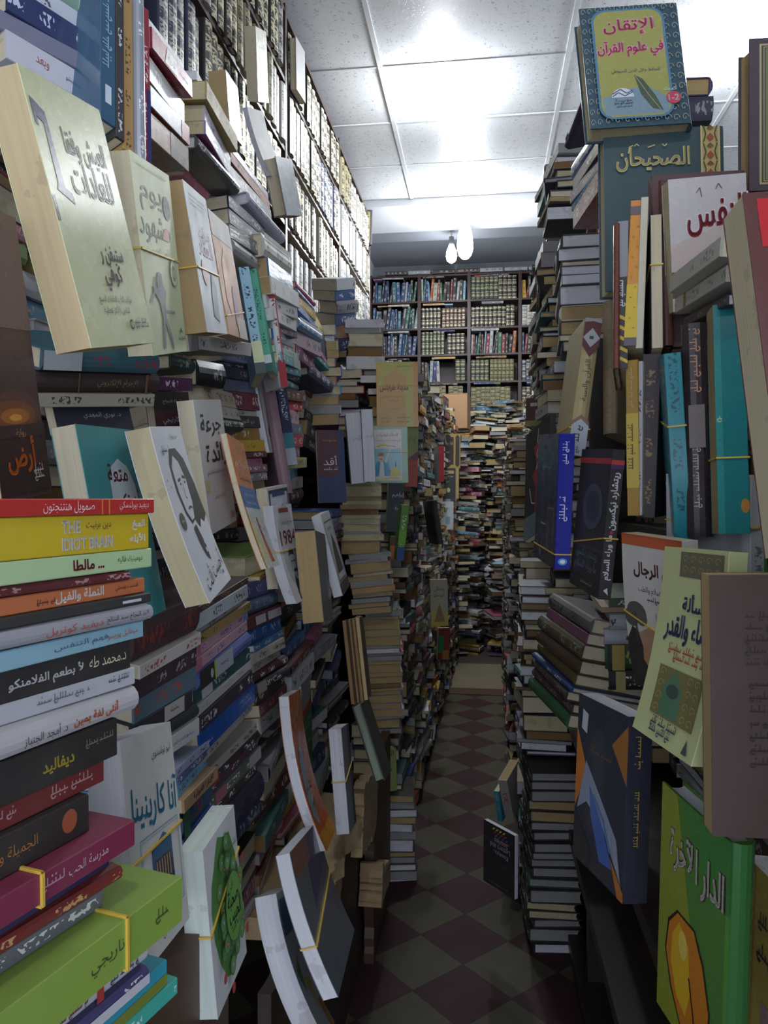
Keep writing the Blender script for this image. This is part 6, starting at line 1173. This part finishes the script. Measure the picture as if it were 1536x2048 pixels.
CLR = ['17666a', 'a9a496', 'b3b4b4', '9a5024', '1c1c1f', '22406c', '7a2622', '17171a', '202024', '3a3b40', 'd0a83a', '8a2630', '22356a', '86b0c5', '6b4630', '2f6f48', 'b3b6b8', '1d2748', '26262b']
BLU = ['141f48', '172c58', '163766', '1f4a78', '141a30', '2a5f6c', '141416', '1d5a4c', '8f9296']
def loose_row(rn, x, y, z, L, pal):
    t = 0
    while t < L - .03:
        T = rn.uniform(.014, .045); H = rn.uniform(.20, .255); a = radians(rn.uniform(-3, 9)); n = Vector((0, -1, 0)); up = Vector((sin(a), 0, cos(a)))
        FAR.add(basis(n, up, n.cross(up), Vector((x + t + T / 2 + H / 2 * sin(a) * .6, y - .09 + rn.uniform(0, .03) + .09 + .09, z + H / 2))), .17, H, T, rn.choice(pal), 'c', True, fx=1.0)
        t += T * 1.05 + .002
LOOSE = {(1, 0), (2, 2), (0, 0), (0, 1), (0, 2), (3, 0), (3, 2), (1, 3)}
for bi in (1, 2, 0, 3, 4):
    for zi, z in enumerate([3.678, 3.37, 3.072, 2.762, 2.469]):
        blue = bi == 0
        bay = ['left bay', 'second bay', 'third bay', 'fourth bay', 'fifth bay'][bi]
        x0, L = BX[bi] + .025, .515
        if (bi, zi) in LOOSE: loose_row(rb, x0, BKY, z, L * (1 if (bi, zi) != (1, 3) else .45), BLU if blue else CLR)
        if (bi, zi) == (1, 3): x0, L = x0 + L * .75, L * .25
        if (bi, zi) not in LOOSE or (bi, zi) == (1, 3):
            pref = [3, 3, 0] if blue else ([0, 7, 2] if zi == 1 else [0, 0, 6, 0, 3, 4, 0])
            volumes(rb, Vector((x0, BKY, z)), Vector((1, 0, 0)), Vector((0, -1, 0)), Vector((0, 0, 1)), z, L, .25 if zi else .26, .05, .18,
                    'far bookcase, ' + bay, names[zi], bi in (1, 2) and zi < 4, pref, M_GILT2)
        # loose books laid across the tops of the rows
        for k in range(rb.randint(1, 3)):
            T = rb.uniform(.012, .03)
            FAR.add(basis(Vector((0, -1, 0)), Vector((1, 0, 0)), Vector((0, 0, 1)), Vector((BX[bi] + .14 + .2 * rb.random(), BKY + .1, z + .255 + T / 2))), .18, .24, T, rb.choice(PAL), 'w', True)
for k in range(8): FAR.add(basis(Vector((0, -1, 0)), Vector((1, 0, 0)), Vector((0, 0, 1)), Vector((-1.0 + .27 * k, BKY + .1, 3.985 + .02))), .18, .25, .04, rb.choice(['26262a', '8a8d92', '9a9da5', '3a2a2c']), 'w', True)

# ------------------------------------------------------------------ the heaps beyond, one mass
PALF = ['1c1c1f'] * 5 + ['26262b', '2c3140', '3a3b40', '77797c', '8f9296', 'b3b6b8', 'c9c4b5', 'd3d4d4', '6b4630', '8d6a4a', '55606c', '9aa5b0', '3d2326', '22356a', '2b5a9a', '1b3b2c', '5a1f28', '4a4038', 'a3506f', 'b98a2f', '3a6f70', 'c9682c', 'bfb9a8', 'd0a83a', '6f8a3f', '7a3036']
# left heap along the aisle
for k in range(17):
    Y = 2.98 + .245 * k; t = k / 16
    Xf = lerp(-.335, -.245, t)
    pile(Xf, Y, 0.0, 1.18 if k == 0 else lerp(1.95, 2.15, t) + rng.uniform(-.12, .10), 1, rng, 8, .026, PALF, tmin=.014, tmax=.05, endp=.12)
    if k == 0: continue
    pile(Xf - .18, Y, 1.7, lerp(2.08, 2.3, t) + rng.uniform(-.12, .08), 1, rng, 9, .03)
    pile(Xf - .36, Y, 1.7, lerp(2.12, 2.3, t) + rng.uniform(-.1, .1), 1, rng, 9, .03)
# behind the near left stacks
for k in range(9):
    Y = .72 + .25 * k
    pile(-.70, Y, .98, (2.3 if Y < 1.8 else 2.08) + rng.uniform(-.1, .06), 1, rng, 4, .015)
for k, Y in enumerate((1.62, 1.86, 2.10, 2.34)):
    pile(-.47, Y, .61, [1.32, 1.24, 1.22, 1.46][k], 1, rng, 8, .02, lean=-3)
for k, Y in enumerate((2.58, 2.82)): pile(-.74, Y, .3, 1.75, 1, rng, 6, .02)
for k, Y in enumerate((1.15, 1.40)): pile(-.47, Y, .61, .78, 1, rng, 4, .01)
for k, Y in enumerate((2.30, 2.52)): pile(-.74, Y, 1.1, 1.95, 1, rng, 8, .02)
# right heap: tall near part, then lower towards the back
DK = ['1c1c1f'] * 5 + ['26262b', '2b2b2f', '3a3b40', '6a6a6c', '8f9296', '5a5a55', '2c3140', '1d2748', '3d2326', '55402c', '4a4038', '1b3b2c', '77797c', 'a9aaa6', '3a6f70', '8a2630', '7a6a3a']
for k in range(5):
    Y = 2.62 + .25 * k
    pile(lerp(.215, .235, k / 4), Y, 1.1, lerp(2.66, 2.5, k / 4) + rng.uniform(-.1, .1), -1, rng, 8, .025, DK)
    pile(.13 + .012 * k, Y, .0, 1.12 + rng.uniform(-.05, .1), -1, rng, 6, .015, DK)
for k in range(14):
    Y = 3.9 + .25 * k
    pile(lerp(.15, .20, k / 13), Y, 0, lerp(1.55, 1.75, k / 13) + rng.uniform(-.25, .2), -1, rng, 9, .03, DK)
    pile(lerp(.34, .40, k / 13), Y, 0.9, lerp(1.9, 2.2, k / 13) + rng.uniform(-.2, .2), -1, rng, 12, .03, DK)
for k in range(6):
    Y = .75 + .25 * k
    pile(.46, Y, .78, 1.33, -1, rng, 5, .01, DK); pile(.47, Y, 1.40, 1.64, -1, rng, 4, .01, DK); pile(.5, Y, 1.70, 2.0, -1, rng, 4, .01, DK); pile(.40, Y, .41, .69, -1, rng, 4, .01, DK)
pile(.42, 2.1, .78, 1.9, -1, rng, 5, .01, DK)
# the jumble at the end of the aisle
for i in range(7):
    for j in range(5):
        X = -.52 + .185 * i + rng.uniform(-.02, .02); Y = 7.05 + .27 * j
        if -.14 < X < .10 and j < 3: continue
        top = 1.0 + .40 * j + rng.uniform(-.15, .15)
        pile(X, Y, 0, min(top, 2.45), 0, rng, 28, .03, PAL + ['d3d4d4', 'c9c4b5', 'b3b6b8'] * 3, lean=rng.uniform(-8, 8), endp=.4)
M_ALL = FAR.bm.mesh('heaped_books', [M_MATTE, M_PAGE, M_GILT2])
tag(obj('heaped_books', M_ALL), 'the mass of smaller books heaped and shelved further along both sides of the aisle', 'books', kind='stuff')
# cardboard carton on the far heap
r = tag(empty('cardboard_box', Matrix.Translation((-.28, 7.05, 2.08)) @ Matrix.Rotation(radians(-6), 4, 'Z')), 'closed brown cardboard carton on the far heap before the gilt bookcase', 'box')
bm = MB(); bm.box((-.145, -.13, 0), (.145, .13, .31), (.5, .5, .5, 1)); obj('carton_body', bm.mesh('carton', [M_CARD]), r)
bm = MB(); bm.box((-.147, -.132, .31), (.147, -.004, .315), (.5, .5, .5, 1)); obj('flap', bm.mesh('flap', [M_CARD]), r)
bm = MB(); bm.box((-.147, .004, .31), (.147, .132, .315), (.5, .5, .5, 1)); obj('flap', bm.mesh('flap', [M_CARD]), r)
print('books', NBOOK[0], 'volumes', NV[0], 'far faces', len(FAR.bm.f))
